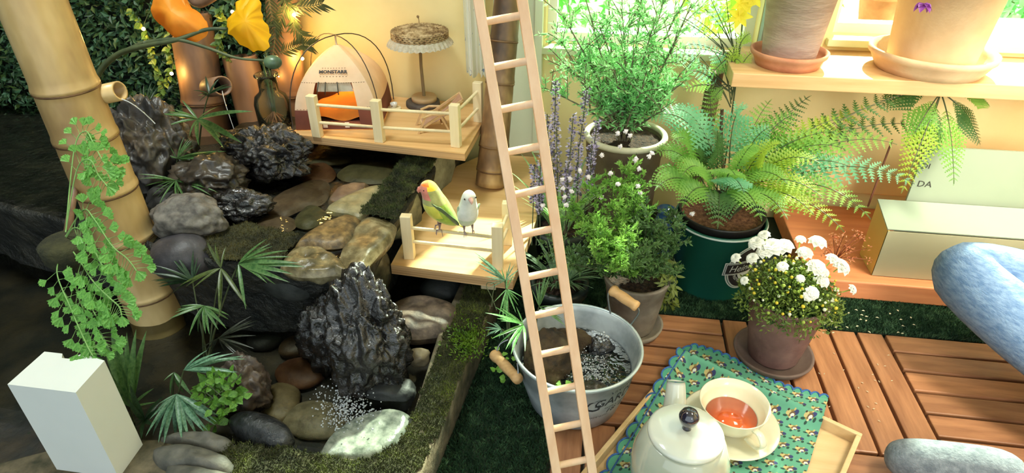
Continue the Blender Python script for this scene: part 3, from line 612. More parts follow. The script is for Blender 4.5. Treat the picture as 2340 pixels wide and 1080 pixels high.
grid(m, lace, 300, 4); part(par, 'lace_fringe', m, M('lace', (206, 200, 178), (232, 228, 212), scale=160, rough=.9, trans=.35, bump=.5, bscale=400))
m = MB(); tube(m, bez(cz+V((0, 0, .012)), cz+V((.002, 0, .024)), cz+V((-.001, 0, .030)), 5), .0012, 6); ball(m, cz+V((-.001, 0, .031)), .0034, 2); part(par, 'finial', m, WK)

# ---- cup by the tent
cp = Z(901, 251, ZP); r = thing('tiny_cup', 'tiny white patterned cup on a pale disc between tent and parasol', 'cup', cp)
m = MB(); lathe(m, cp, [(0, 0), (.017, 0), (.018, .006), (.016, .007), (0, .007)], 20); part(r, 'coaster', m, PINE)
m = MB(); lathe(m, cp+V((0, 0, .0072)), [(0, 0), (.006, 0), (.0085, .006), (.009, .011), (.0078, .011), (.0072, .004), (0, .003)], 20); part(r, 'cup_body', m, M('dotted_china', (226, 222, 214), (110, 60, 50), scale=160, rough=.3, lo=.58, hi=.66))
# ---- sling chair
cb = Z(998, 292, ZP); u1 = V((.93, .36, 0)); u1.normalize(); u2 = V((-u1.y, u1.x, 0))
ch = thing('sling_chair', 'miniature wooden reclining chair with a tan sling', 'chair', cb)
CW = woodm('chair_wood', (196, 156, 108), (218, 182, 134), axis=1); SL = M('tan_sling', (172, 132, 104), (190, 150, 122), scale=60, rough=.9)
def cpt(a, b, z): return cb+u1*a+u2*b+V((0, 0, z))
for s in (-.024, .024):
    m = MB(); beam(m, cpt(-.035, s, .012), cpt(.062, s, .072), .004, .005); part(ch, 'side_rail', m, CW, smooth=False)
    for e in ((-.045, -.028, .036), (.026, .008, .040)):
        m = MB(); beam(m, cpt(e[0], s*1.1, .0), cpt(e[1], s*1.1, e[2]), .004, .004); part(ch, 'leg', m, CW, smooth=False)
    m = MB(); tube(m, [cpt(-.032, s*1.15, .037), cpt(-.012, s*1.15, .044), cpt(.018, s*1.15, .041)], .003, 8); part(ch, 'armrest', m, CW)
for a, z in ((-.034, .014), (.061, .071), (.01, .02)):
    m = MB(); tube(m, [cpt(a, -.026, z), cpt(a, .026, z)], .0022, 8); part(ch, 'crossbar', m, CW)
m = MB(); grid(m, lambda a, b: cpt(-.033+.094*a, -.021+.042*b, .0155+.057*a-.012*sin(pi*a)), 14, 4); part(ch, 'sling', m, SL)

# ---- curtain
cu = thing('lace_curtain', 'narrow white curtain with blue sprigs beside the window', 'curtain', Y(1085, 160, 1.5))
m = MB(); a0 = Y(1050, 0, 1.50); b0 = Y(1112, 168, 1.50); x0, x1, zb = a0.x, b0.x, b0.z
def cur(u, v):
    z = zb + (1.75-zb)*v; x = x0+(x1-x0)*u + .010*(1-v)**2*(1-u); return V((x, 1.50+.010*sin(u*13+v)+.004*sin(u*31), z - (.010*abs(sin(u*11)) if v < .001 else 0)))
grid(m, cur, 40, 60); part(cu, 'cloth', m, M('curtain_cloth', (240, 240, 226), (140, 156, 186), scale=60, rough=.9, trans=.3, lo=.62, hi=.68))
m = MB(); tube(m, [(x0-.04, 1.50, 1.755), (x1+.3, 1.50, 1.755)], .006, 10); part(cu, 'curtain_rod', m, TRIM)

# ---- bamboo
BAM = M('bamboo_tan', (164, 132, 86), (224, 196, 142), scale=9, rough=.4, mid=(200, 168, 112), vec=(1, 1, .35), bump=.1, coat=.15)
BAM2 = M('bamboo_weathered', (80, 60, 46), (146, 112, 86), scale=8, rough=.5, mid=(112, 84, 64), vec=(1, 1, .3), bump=.15)
BAM3 = M('bamboo_pinkish', (118, 86, 64), (172, 130, 98), scale=8, rough=.45, vec=(1, 1, .3), bump=.1)
NODE = M('bamboo_node', (84, 58, 36), (128, 94, 58), scale=30, rough=.6)
def bamboo(label, a, b, r0, r1, nodes, mat, hollow=False, n=28, name='bamboo_pole', group=None):
    a, b = V(a), V(b); L = (b-a).length; ax = (b-a)/L; r = thing(name, label, 'bamboo', a)
    prof = [(0, 0)]; ts = sorted(set([0, 1]+[i/60 for i in range(61)]+[t+d for t in nodes for d in (-.006, -.002, .003, .010)]))
    for t in ts:
        if 0 <= t <= 1:
            rr = r0+(r1-r0)*t
            for q in nodes:
                dd = (t-q)*L
                rr *= 1 + .05*math.exp(-(dd/.006)**2) - .03*math.exp(-((dd+.007)/.004)**2)
            prof.append((rr, t*L))
    if hollow: prof += [(r1*.82, L), (r1*.80, L-.05), (0, L-.05)]
    else: prof += [(0, L)]
    m = MB(); lathe(m, a, prof, n, axis=ax); part(r, 'culm', m, mat)
    for q in nodes:
        rr = r0+(r1-r0)*q; m = MB(); c = a+ax*(q*L-.0045)
        X, Y_ = frame_of(ax); tube(m, [c+(X*cos(2*pi*i/36)+Y_*sin(2*pi*i/36))*rr*1.0 for i in range(37)], .0022, 6, cap=False); part(r, 'node_ring', m, NODE)
    return r
def nodes_at(a, b, ys, xs):   # fraction along a-b nearest the given picture rows
    out = []
    for y in ys:
        best = min(range(400), key=lambda i: abs(proj(V(a).lerp(V(b), i/400))[1]-y)); out.append(best/400)
    return out
def proj(p):
    d = V(p)-CAM; z = d.dot(_f); return 1170+FOC*d.dot(_r)/z, 540-FOC*d.dot(_u)/z
ba = V((-.868, .90, -.0)); bb = V((-.890, .90, .95))
bamboo('thick pale tan bamboo pole at the left, in front of the rocks', ba, bb, .052, .046, nodes_at(ba, bb, [195, 308, 428, 535, 660, 745], 0), BAM)
q0 = Y(228, 226, .93); q1 = Y(278, 216, .93)
m = MB(); lathe(m, q0+V((-.03, 0, 0)), [(.014, 0), (.0165, .002), (.0165, (q1-q0).length+.03), (.013, (q1-q0).length+.03), (.012, .03), (0, .03)], 20, axis=(q1-q0)); solo('bamboo_spout', m, BAM, 'short golden bamboo spout sticking out of the left pole', 'bamboo')
a = Y(478, 300, 1.40); b = Y(432, 28, 1.44)
bamboo('weathered brown bamboo pole with a dark spout hole, left of the wide cut stump', a-(b-a)*.25, b, .054, .048, [.42], BAM2, hollow=True)
c = Y(478, 200, 1.36); d_ = Y(508, 196, 1.29); m = MB(); ln = (d_-c).length; lathe(m, c, [(.022, 0), (.0225, .004), (.022, ln), (.0185, ln), (.017, ln*.3), (0, ln*.3)], 24, axis=(d_-c)); 
sp = solo('bamboo_spout', m, [BAM2], 'dark mouthed bamboo spout on the weathered pole', 'bamboo')
m = MB(); lathe(m, c, [(0, ln*.35), (.0165, ln*.35), (0, ln*.36)], 20, axis=(d_-c)); o = part(sp, 'hollow_shade', m, M('hollow_shade_paint', (12, 12, 10)), label='black hollow of the spout')  # black disc painted in place of the shade inside the tube
a = Y(588, 285, 1.43); b = Y(548, 128, 1.45); bamboo('wide cut bamboo stump with a slanted open top', a-(b-a)*.1, b, .044, .042, [], BAM3, hollow=True)
a = Y(668, 290, 1.475); b = Y(640, -60, 1.475); bamboo('pinkish brown bamboo pole behind the glass bottle', a-(b-a)*.2, b+(b-a)*1.5, .040, .036, [.17, .33, .52, .7], BAM3)
a = V((-.254, 1.345, ZL+.003)); b = Y(1160, 0, 1.44); bamboo('tall bamboo trunk standing on the lower board behind the ladder', a, a+(b-a)*1.6, .036, .026, nodes_at(a, a+(b-a)*1.6, [90, 185, 330, 385], 0), M('bamboo_lit_shaded', (70, 54, 40), (196, 160, 110), scale=9, rough=.5, mid=(130, 98, 66), vec=(1, 1, .5)))  # yellow and dark tones stand in for the sunlit and shaded sides
# falling threads of water at the two spouts
m = MB(); a = Y(508, 208, 1.28); tube(m, bez(a, a+V((.01, -.02, -.01)), a+V((.028, -.03, -.10)), 8), [.0012]*9, 6); solo('water_thread', m, FOAM, 'thin stream of water falling from the dark mouthed spout', 'water')
m = MB(); a = Y(274, 226, .925); tube(m, bez(a, a+V((.022, 0, .0)), a+V((.035, .02, -.05)), 8), [.0012]*9, 6); solo('water_thread', m, FOAM, 'thin stream of water falling from the golden spout', 'water')

# ---- glass bottle
bo = Y(632, 288, 1.36); bt = thing('glass_bottle', 'clear glass bottle with pink roots in front of the bamboo stump', 'bottle', (bo.x, 1.36, .255)); bo = V((bo.x, 1.36, .255))
BG = clear('bottle_glass', (240, 244, 234), rough=.04, ior=1.2, body=((190, 190, 160), .05))
m = MB(); lathe(m, bo, [(0, 0), (.034, 0), (.040, .006), (.041, .06), (.036, .078), (.024, .088), (.022, .094), (.022, .122), (.028, .126), (.028, .130), (.020, .130), (.0195, .09), (.034, .074), (.038, .05), (.037, .008), (0, .004)], 32); part(bt, 'glass_body', m, BG)
m = MB()
for _ in range(60):
    a = R.uniform(0, 2*pi); e = bo+V((cos(a)*.03*R.random(), sin(a)*.03*R.random(), .008+R.random()*.01)); tube(m, bez(bo+V((0, 0, .04)), bo+V((cos(a)*.01, sin(a)*.01, .03)), e, 4), .0008, 4)
part(bt, 'roots', m, M('pink_roots', (150, 96, 80), (186, 132, 110), scale=60), kind='stuff')
m = MB(); tube(m, bez(bo+V((0, 0, .03)), bo+V((.002, 0, .09)), bo+V((-.002, 0, .16)), 8), .0022, 6); tube(m, bez(bo+V((.004, 0, .03)), bo+V((.012, 0, .09)), bo+V((.01, 0, .19)), 8), .0013, 6); part(bt, 'stem', m, M('green_stem', (60, 92, 58)))

# ---- yellow poppies on a long stem (nearer the camera)
STEM = M('olive_stem', (52, 66, 40), (84, 92, 58), scale=20, rough=.6)
pop = thing('yellow_poppies', 'orange and yellow paper-like blooms with a green pod on long arching stems', 'flower', Y(205, 300, 1.20))
def curvepx(P, n=10): return [D(x, y, d) for x, y, d in P]
def sm_(pts, n=6):
    out = []
    for i in range(len(pts)-1):
        p0 = pts[max(i-1, 0)]; p1 = pts[i]; p2 = pts[i+1]; p3 = pts[min(i+2, len(pts)-1)]
        for k in range(n):
            f = k/n; out.append(.5*((2*p1)+(p2-p0)*f+(2*p0-5*p1+4*p2-p3)*f*f+(3*p1-p0-3*p2+p3)*f**3))
    return out+[pts[-1]]
def stem(root, P, r0, r1, mat=None, name='stem'):
    pts = sm_(curvepx(P)); k = len(pts); m = MB(); tube(m, pts, [r0+(r1-r0)*i/(k-1) for i in range(k)], 7); return part(root, name, m, mat or STEM)
stem(pop, [(205, 300, 1.22), (215, 190, 1.2), (260, 130, 1.18), (330, 105, 1.16), (400, 92, 1.15), (470, 68, 1.15), (520, 66, 1.15)], .0065, .0028)
stem(pop, [(330, 98, 1.16), (400, 90, 1.15), (470, 108, 1.15), (540, 132, 1.15), (605, 138, 1.15)], .004, .002)
stem(pop, [(260, 128, 1.18), (330, 97, 1.17), (380, 88, 1.165), (430, 50, 1.17)], .004, .0022)
def petal(root, outline, depth, mat, bulge=.02, name='petal', label=None, seed=0):
    n = 72; P = smoothpoly([D(x, y, depth) for x, y in outline], n); P = [p+(_r*noise.noise(p*95)+_u*noise.noise(p*95+V((5, 0, 0))))*(.0045 if seed > 5 else .0012) for p in P]; c = sum(P, V((0, 0, 0)))/n; m = MB(); vs = []; nr = 8
    for s_ in (0, 1):
        for i in range(nr+1):
            t = 1-i/nr*.995
            for p in P:
                q = c+(p-c)*t; e = noise.noise(q*26+V((seed, 0, 0))); vs.append(q + _f*(bulge*(t*t-1)*(1) + .008*e + .0035*noise.noise(q*70+V((seed, 0, 0)))*t + .0010*s_))
    k = n*(nr+1)
    m.add(vs, [(s*k+i*n+j, s*k+i*n+(j+1) % n, s*k+(i+1)*n+(j+1) % n, s*k+(i+1)*n+j) for s in (0, 1) for i in range(nr) for j in range(n)]); return part(root, name, m, mat, label=label)
ORG = M('orange_petal', (238, 150, 34), (248, 186, 66), scale=16, rough=.55, trans=.45, lo=.3, hi=.8); YEL = M('yellow_petal', (238, 186, 10), (250, 214, 30), scale=14, rough=.55, trans=.45, lo=.3, hi=.8)
petal(pop, [(350, 5), (362, -30), (400, -25), (430, 12), (462, 35), (476, 66), (470, 85), (440, 96), (405, 88), (370, 60), (350, 35)], 1.16, ORG, .03, label='large orange petal')
petal(pop, [(392, -20), (420, -15), (440, 20), (472, 50), (476, 75), (455, 60), (420, 35)], 1.172, ORG, .02, seed=3, label='second orange petal folded behind')
petal(pop, [(522, 68), (530, 40), (548, 18), (580, -4), (594, 6), (598, 35), (612, 60), (618, 85), (616, 112), (585, 116), (555, 106), (535, 88)], 1.15, YEL, .025, seed=7, label='crinkled yellow petal, front')
petal(pop, [(520, 60), (535, 20), (575, -10), (590, 20), (580, 60), (540, 80)], 1.165, YEL, .02, seed=9, label='yellow petal behind')
m = MB(); ball(m, D(623, 142, 1.15), (.017, .014, .0125), 3); part(pop, 'seed_pod', m, M('green_pod', (46, 66, 50), (100, 124, 92), scale=24, rough=.35))
m = MB(); tube(m, sm_(curvepx([(205, 300, 1.22), (200, 380, 1.22), (190, 520, 1.22), (185, 640, 1.24)])), .007, 8); part(pop, 'lower_stem', m, STEM)
# dark branch / leaf tip above the poppies
_p = sm_([Y(430, -20, 1.3), Y(452, 6, 1.3), Y(500, -18, 1.3), Y(520, -40, 1.3), Y(540, -200, 1.5)]); m = MB(); tube(m, _p, [.013-.006*i/len(_p) for i in range(len(_p))], 8); solo('dry_branch', m, BAM2, 'dark dry branch above the orange bloom', 'branch')

# ---- leafy wall panel with vines
HG = [leafm('wall_leaf_a', (30, 58, 36), (66, 102, 62), .2, scale=12), leafm('wall_leaf_b', (58, 92, 44), (96, 120, 66), .25, scale=12), leafm('wall_leaf_c', (44, 84, 58), (90, 130, 94), .2, scale=12)]
hx0, hx1 = -1.93, -.80; hd = thing('leaf_wall_panel', 'dense artificial green leaf panel covering the back wall at the left', 'leaf panel', ((hx0+hx1)/2, 1.50, .18))
m = MB(); box(m, ((hx0+hx1)/2, 1.522, .75), (hx1-hx0, .02, 1.1)); part(hd, 'backing', m, M('panel_backing', (16, 24, 16)), smooth=False)
fol = [MB(), MB(), MB()]
for _ in range(15000):
    x = R.uniform(hx0, hx1); z = R.uniform(.2, .85); d = .03+.05*(.5+.5*noise.noise(V((x*7, z*7, 0)))); p = V((x, 1.51-R.uniform(0, d), z)); dd = V((R.uniform(-1, 1), -R.uniform(0, 1), R.uniform(-1, .7)))
    leaf2(fol[R.choice((0, 0, 0, 2, 2, 1))], p, dd, R.uniform(.012, .028), R.uniform(.006, .014), V((R.uniform(-.5, .5), -1, R.uniform(-.5, .5))))
for i in range(3): part(hd, 'foliage', fol[i], HG[i], smooth=False, kind='stuff')
ivm = [blade_mesh('vine_leaf', leafm('vine_leaf_%d' % i, a, b, .4, scale=5), .15, .62, .3, 4, .6) for i, (a, b) in enumerate((((70, 110, 50), (110, 140, 70)), ((120, 150, 60), (170, 180, 80))))]
iv = thing('ivy_vine', 'trailing ivy with small heart leaves on the leaf panel by the fairy lights', 'vine', Y(350, 230, 1.42))
for path in ([(300, 20), (325, 60), (345, 100), (355, 150), (372, 200), (360, 225), (330, 215)], [(500, 20), (515, 60), (500, 100), (520, 130)], [(420, 40), (385, 90), (395, 150), (380, 190)]):
    pts = sm_([Y(x, y, 1.41) for x, y in path], 6); m = MB(); tube(m, pts, .0012, 5); vs_ = part(iv, 'vine_stem', m, STEM)
    for i, p in enumerate(pts):
        for k in (0, 1):
            inst(vs_, 'leaf', ivm[R.choice((0, 0, 1))], orient(p, V((R.uniform(-1, 1), -.6, R.uniform(-1, .3))), R.uniform(.014, .022), V((0, -1, .4)), R.uniform(-.6, .6)))
# fairy lights
BULB = emit('warm_bulb', (255, 196, 120), 30)
for k, (x, y, yy, pw_, lb_) in enumerate(((328, 66, 1.38, .5, 'warm fairy light glowing in the leaf panel, upper left'), (392, 168, 1.36, .45, 'warm fairy light glowing low in the ivy'), (531, 27, 1.41, .15, 'fairy light beside the yellow bloom'), (672, 34, 1.42, .9, 'fairy light on the twig above the tent'), (691, 134, 1.45, .5, 'fairy light at the left hoop of the tent'), (637, 175, 1.43, .05, 'faint fairy light behind the bottle neck'))):
    p = Y(x, y, yy); r = thing('fairy_light', lb_, 'light', p); m = MB(); ball(m, p, .0042 if k < 5 else .0015, 2); part(r, 'bulb', m, BULB)
    m = MB(); tube(m, bez(p+V((0, 0, .003)), p+V((.004, .02, .03)), p+V((.01, min(.06, 1.53-yy), .05)), 6), .0006, 4); part(r, 'wire', m, STEM)
    ld = bpy.data.lights.new('fairy_glow', 'POINT'); ld.energy = pw_; ld.color = (1, .62, .16); ld.shadow_soft_size = .012; lo = bpy.data.objects.new('fairy_glow', ld); COL.objects.link(lo); lo.parent = r; lo.location = (0, -.008, 0)
# dark twigs by the wall, upper middle
tw = thing('willow_twig', 'thin dark leafed twigs against the lit wall above the tent', 'twig', Y(640, 100, 1.44)); TWL = blade_mesh('narrow_leaf', leafm('dark_narrow_leaf', (44, 56, 34), (86, 96, 56), .2), .1, .16, .2, 4)
for path in ([(610, -20), (620, 30), (628, 80), (622, 130)], [(650, -30), (655, 10), (700, 15), (735, 8)], [(640, -10), (668, 30), (672, 60), (690, 80)], [(640, 120), (668, 108), (690, 102), (710, 104)], [(655, 10), (640, 45), (630, 60)]):
    pts = sm_([Y(x, y, 1.42) for x, y in path], 6); m = MB(); tube(m, pts, .0009, 4); ts_ = part(tw, 'twig_stem', m, STEM)
    for i, p in enumerate(pts[1:]):
        for s in (-1, 1):
            d = (pts[i+1]-pts[i]).normalized(); sd_ = d.cross(V((0, 1, 0)))*s; inst(ts_, 'leaf', TWL, orient(p, d+sd_*.9+V((0, R.uniform(-.3, .1), 0)), R.uniform(.02, .038), V((0, -1, 0))))

# ---- palms around the pond
PG = {k: leafm('palm_leaf_'+k, a, b, .3, rough=.35, scale=18) for k, a, b in (('dark', (30, 52, 34), (58, 84, 52)), ('mid', (58, 98, 54), (110, 146, 86)), ('cool', (70, 118, 88), (140, 180, 150)), ('olive', (60, 78, 40), (104, 118, 62)), ('dim', (40, 46, 38), (70, 74, 60)), ('bright', (66, 130, 62), (140, 200, 120)))}
PM = {}
def pmesh(kind, wd, droop):
    key = (kind, wd, droop)
    if key not in PM: PM[key] = blade_mesh('leaflet', PG[kind], droop, wd, .3, 7, .75)
    return PM[key]
def fan(root, hub, tips, kind, wd=.13, droop=.18, base=None, name='frond', sr=.0013):
    H = D(*hub); m = MB(); b = D(*base) if base else H+V((0, 0, -.02))
    tube(m, bez(b, b.lerp(H, .5)+V((0, 0, .02)), H, 8), [sr*1.4]*4+[sr]*5, 6); fr = part(root, name, m, STEM)
    tips = list(tips); ex = []
    for i_ in range(len(tips)-1):
        a_, b_ = tips[i_], tips[i_+1]
        if abs(a_[0]-b_[0])+abs(a_[1]-b_[1]) < 75: ex.append(((a_[0]+b_[0])/2+R.uniform(-5, 5), (a_[1]+b_[1])/2+R.uniform(-5, 5)))
    wd = round(wd*.58, 3)
    for t in tips+ex:
        T = D(t[0], t[1], t[2] if len(t) > 2 else hub[2]+R.uniform(-.02, .02)); d = T-H; L = d.length; up = V((0, 0, 1)) if abs(d.normalized().z) < .9 else -_f
        d2 = d + V((0, 0, droop*L*.9)); inst(fr, 'leaflet', pmesh(kind, wd, droop), orient(H, d2, L*1.04, up=(up-_f*.6).normalized(), roll=R.uniform(-.3, .3)))
    return fr
p1 = thing('fan_palm', 'cool green fan palm drooping over the flat stones at the bottom left', 'palm', Z(400, 1000, .07))
fan(p1, (403, 900, 1.0), [(332, 995, .95), (355, 1010, .95), (376, 1012, .96), (418, 1006, .96), (434, 1002, .97), (458, 994, .98), (482, 980, 1.0), (500, 955, 1.02), (345, 960, .97), (362, 925)], 'cool', .15, .2, (400, 990, 1.06))
fan(p1, (420, 845, 1.0), [(500, 806, 1.0), (555, 818, 1.02), (556, 828, 1.02), (540, 870, 1.03), (520, 850, 1.03), (470, 800, 1.0)], 'cool', .13, .3, (402, 985, 1.06))
fan(p1, (398, 850, 1.03), [(385, 905), (435, 905), (375, 870), (420, 895)], 'mid', .22, .2, (400, 985, 1.07))
p2 = thing('parlor_palm', 'feathery palm with arching fronds in front of the basin wall', 'palm', Z(470, 850, .03))
fan(p2, (466, 698, 1.05), [(388, 732, 1.02), (430, 765, 1.02), (466, 762, 1.03), (495, 754, 1.04), (516, 750, 1.05), (522, 722, 1.06), (410, 700, 1.04), (400, 715, 1.03)], 'mid', .17, .22, (468, 830, 1.13))
fan(p2, (500, 772, 1.08), [(455, 800), (462, 812), (482, 808), (540, 815), (545, 812), (578, 798), (582, 742), (575, 722), (576, 745)], 'dim', .10, .15, (475, 840, 1.14))
fan(p2, (545, 602, 1.06), [(607, 545, 1.06), (620, 562, 1.06), (585, 580), (655, 572, 1.05), (680, 608, 1.04), (690, 622, 1.04), (655, 636, 1.03), (648, 655, 1.02), (610, 645, 1.03), (560, 705, 1.03), (540, 640)], 'mid', .13, .2, (475, 820, 1.13))
fan(p2, (505, 612, 1.08), [(470, 560), (485, 555, 1.1), (500, 690, 1.05), (440, 660, 1.06), (410, 655), (505, 720, 1.05), (560, 700, 1.05), (515, 560)], 'olive', .14, .18, (478, 830, 1.13))
fan(p2, (440, 640, 1.12), [(400, 580), (375, 590, 1.13), (340, 625), (360, 660), (345, 640), (440, 570), (460, 600), (380, 680)], 'dark', .14, .15, (478, 835, 1.15))
p3 = thing('small_palm', 'small palm growing on the smooth grey boulder', 'palm', Z(405, 470, .27))
fan(p3, (402, 412, 1.28), [(313, 398, 1.25), (318, 408, 1.25), (345, 446, 1.24), (362, 470, 1.24), (492, 440, 1.26), (480, 446, 1.26), (472, 425, 1.27), (440, 400), (400, 470, 1.24), (420, 465, 1.24), (350, 430)], 'mid', .10, .22, (410, 480, 1.34))
fan(p3, (405, 362, 1.32), [(432, 312), (440, 322), (445, 335), (420, 310), (505, 345, 1.30), (510, 352, 1.3), (505, 372, 1.3), (462, 385), (380, 330), (370, 360), (360, 350)], 'mid', .10, .2, (408, 470, 1.35))
fan(p3, (400, 350, 1.34), [(380, 395), (350, 395), (440, 400), (465, 410), (430, 420), (375, 330)], 'dark', .12, .2, (408, 470, 1.36))
p4 = thing('dracaena', 'broad leafed dracaena below the dark mouthed spout', 'plant', Z(450, 330, .26))
fan(p4, (452, 272, 1.36), [(572, 258, 1.34), (538, 332, 1.30), (510, 334, 1.30), (410, 228, 1.36), (448, 330, 1.30), (380, 290, 1.33), (360, 262, 1.34), (395, 250, 1.33), (500, 240, 1.36), (430, 310, 1.32)], 'mid', .17, .2, (455, 340, 1.42))
fan(p4, (478, 215, 1.34), [(520, 190, 1.33), (525, 200, 1.32), (470, 170, 1.35), (455, 232, 1.33), (440, 205), (500, 178, 1.34)], 'dark', .22, .25, (455, 335, 1.42))
p5 = thing('reed_plant', 'dark narrow leafed plant below the leaf panel', 'plant', Z(340, 330, .3))
fan(p5, (335, 255, 1.38), [(300, 200), (290, 215), (310, 190), (340, 180), (365, 190), (380, 230), (395, 270, 1.34), (350, 290, 1.34), (320, 280, 1.34), (285, 240)], 'dark', .11, .3, (345, 330, 1.42))
p6 = thing('cast_iron_plant', 'broad green strap leaves beside the white post', 'plant', Z(290, 900, .03))
fan(p6, (300, 930, 1.0), [(225, 760, .98), (250, 720, 1.02), (285, 760, 1.03), (330, 755, 1.04), (230, 840, .96), (250, 800, .97), (300, 840, .97), (345, 890, .97), (220, 870, .95), (355, 920)], 'mid', .16, .12, (310, 980, 1.06))
fan(p6, (330, 960, .99), [(290, 890, .96), (365, 905, .97), (375, 930), (345, 975, .96), (300, 960, .95), (320, 1000, .95), (285, 925, .95)], 'dark', .26, .2, (325, 1000, 1.04))
# small bright leafy creeper
crp = thing('leafy_creeper', 'bright small leafed creeper over the brown lumpy rock', 'plant', Z(500, 930, .07)); clm = blade_mesh('leaf', leafm('creeper_leaf', (60, 110, 36), (130, 180, 70), .35, scale=9), .2, .75, .3, 4, .6)
m = MB(); 
for k in range(9): tube(m, sm_([D(500, 960, 1.05), D(490+R.uniform(-30, 40), 900+R.uniform(-20, 20), 1.0), D(R.uniform(455, 560), R.uniform(845, 935), .99)], 5), .001, 4)
st_ = part(crp, 'stem', m, STEM)
for _ in range(150):
    a = R.uniform(0, 2*pi); rr = sqrt(R.random()); inst(st_, 'leaf', clm, orient(D(505+rr*55*cos(a), 893+rr*50*sin(a), R.uniform(.985, 1.03)), rdir(-.4, .6)-_f*.4, R.uniform(.010, .016), -_f, R.uniform(-.5, .5)))
for x, y in ((512, 945), (522, 958), (500, 965), (485, 975), (470, 990), (495, 985)): inst(st_, 'leaf', clm, orient(D(x, y, 1.02), rdir(-.4, .6)-_f*.4, .018, -_f))

# ---- maidenhair fern hanging at the far left, close to the camera
mh = thing('maidenhair_fern', 'bright green maidenhair fern hanging in front of the left bamboo pole', 'fern', D(150, 560, .95))
MHM = leafm('maidenhair_green', (86, 150, 64), (140, 200, 96), .35, rough=.5, scale=8)
m = MB(); vs = [V((0, 0, 0))]; 
for i in range(13):
    a = radians(-62+124*i/12); rr = 1.0 if i % 2 == 0 else .86; vs.append(V((sin(a)*rr*.66, .18+cos(a)*rr*.8, .06*cos(i*1.5))))
m.add(vs, [(0, i, i+1) for i in range(1, 13)]); mhl = m.mesh('leaflet', MHM, smooth=False)
m = MB(); mp = D(150, 560, .95); lathe(m, mp+V((0, 0, -.04)), [(0, 0), (.022, .002), (.034, .02), (.036, .045), (.03, .05), (0, .052)], 18); part(mh, 'moss_clump', m, MOSSB)
m = MB(); tube(m, [mp+V((0, 0, .0)), V((-.90, .86, mp.z))], .006, 8); part(mh, 'mount', m, BAM2)
MST = M('fern_stem_green', (110, 150, 80), (130, 170, 96))
for path in ([(150, 540, .95), (190, 480, .92), (215, 500, .90), (255, 560, .88), (290, 590, .88), (312, 618, .88)], [(150, 550, .95), (185, 600, .91), (215, 645, .89), (250, 680, .88), (272, 700, .88), (278, 720, .88)], [(150, 560, .95), (180, 680, .92), (210, 735, .9), (232, 770, .89), (236, 788, .89)], [(150, 530, .95), (175, 390, .95), (205, 365, .93), (225, 400, .93), (245, 425, .93)], [(150, 530, .95), (170, 340, .98), (195, 300, .98), (215, 330, .97), (240, 375, .96), (262, 388, .96)], [(150, 545, .95), (170, 520, .92), (200, 540, .9), (230, 600, .89), (262, 650, .89)], [(150, 560, .95), (160, 640, .92), (195, 680, .9), (220, 722, .89)], [(150, 560, .95), (130, 620, .92), (160, 700, .9), (195, 780, .88), (212, 812, .88)]):
    pts = sm_(curvepx(path), 8); m = MB(); tube(m, pts, .0010, 5); fr = part(mh, 'frond_stem', m, MST)
    for i in range(8, len(pts)-1, 2):
        p = pts[i]; d = (pts[i+1]-pts[i-1]).normalized()
        for s in (-1, 1):
            sdv = (d.cross(_f)*s+d*.5+V((0, 0, R.uniform(-.2, .2)))).normalized(); q = p+sdv*R.uniform(.009, .02)
            mm = MB(); tube(mm, [p, q], .0005, 3); part(fr, 'leaf_stalk', mm, MST)
            inst(fr, 'leaflet', mhl, orient(q, sdv+rdir()*.25, R.uniform(.012, .0175), -_f, R.uniform(-.5, .5)))
    inst(fr, 'leaflet', mhl, orient(pts[-1], pts[-1]-pts[-3], .018, -_f))
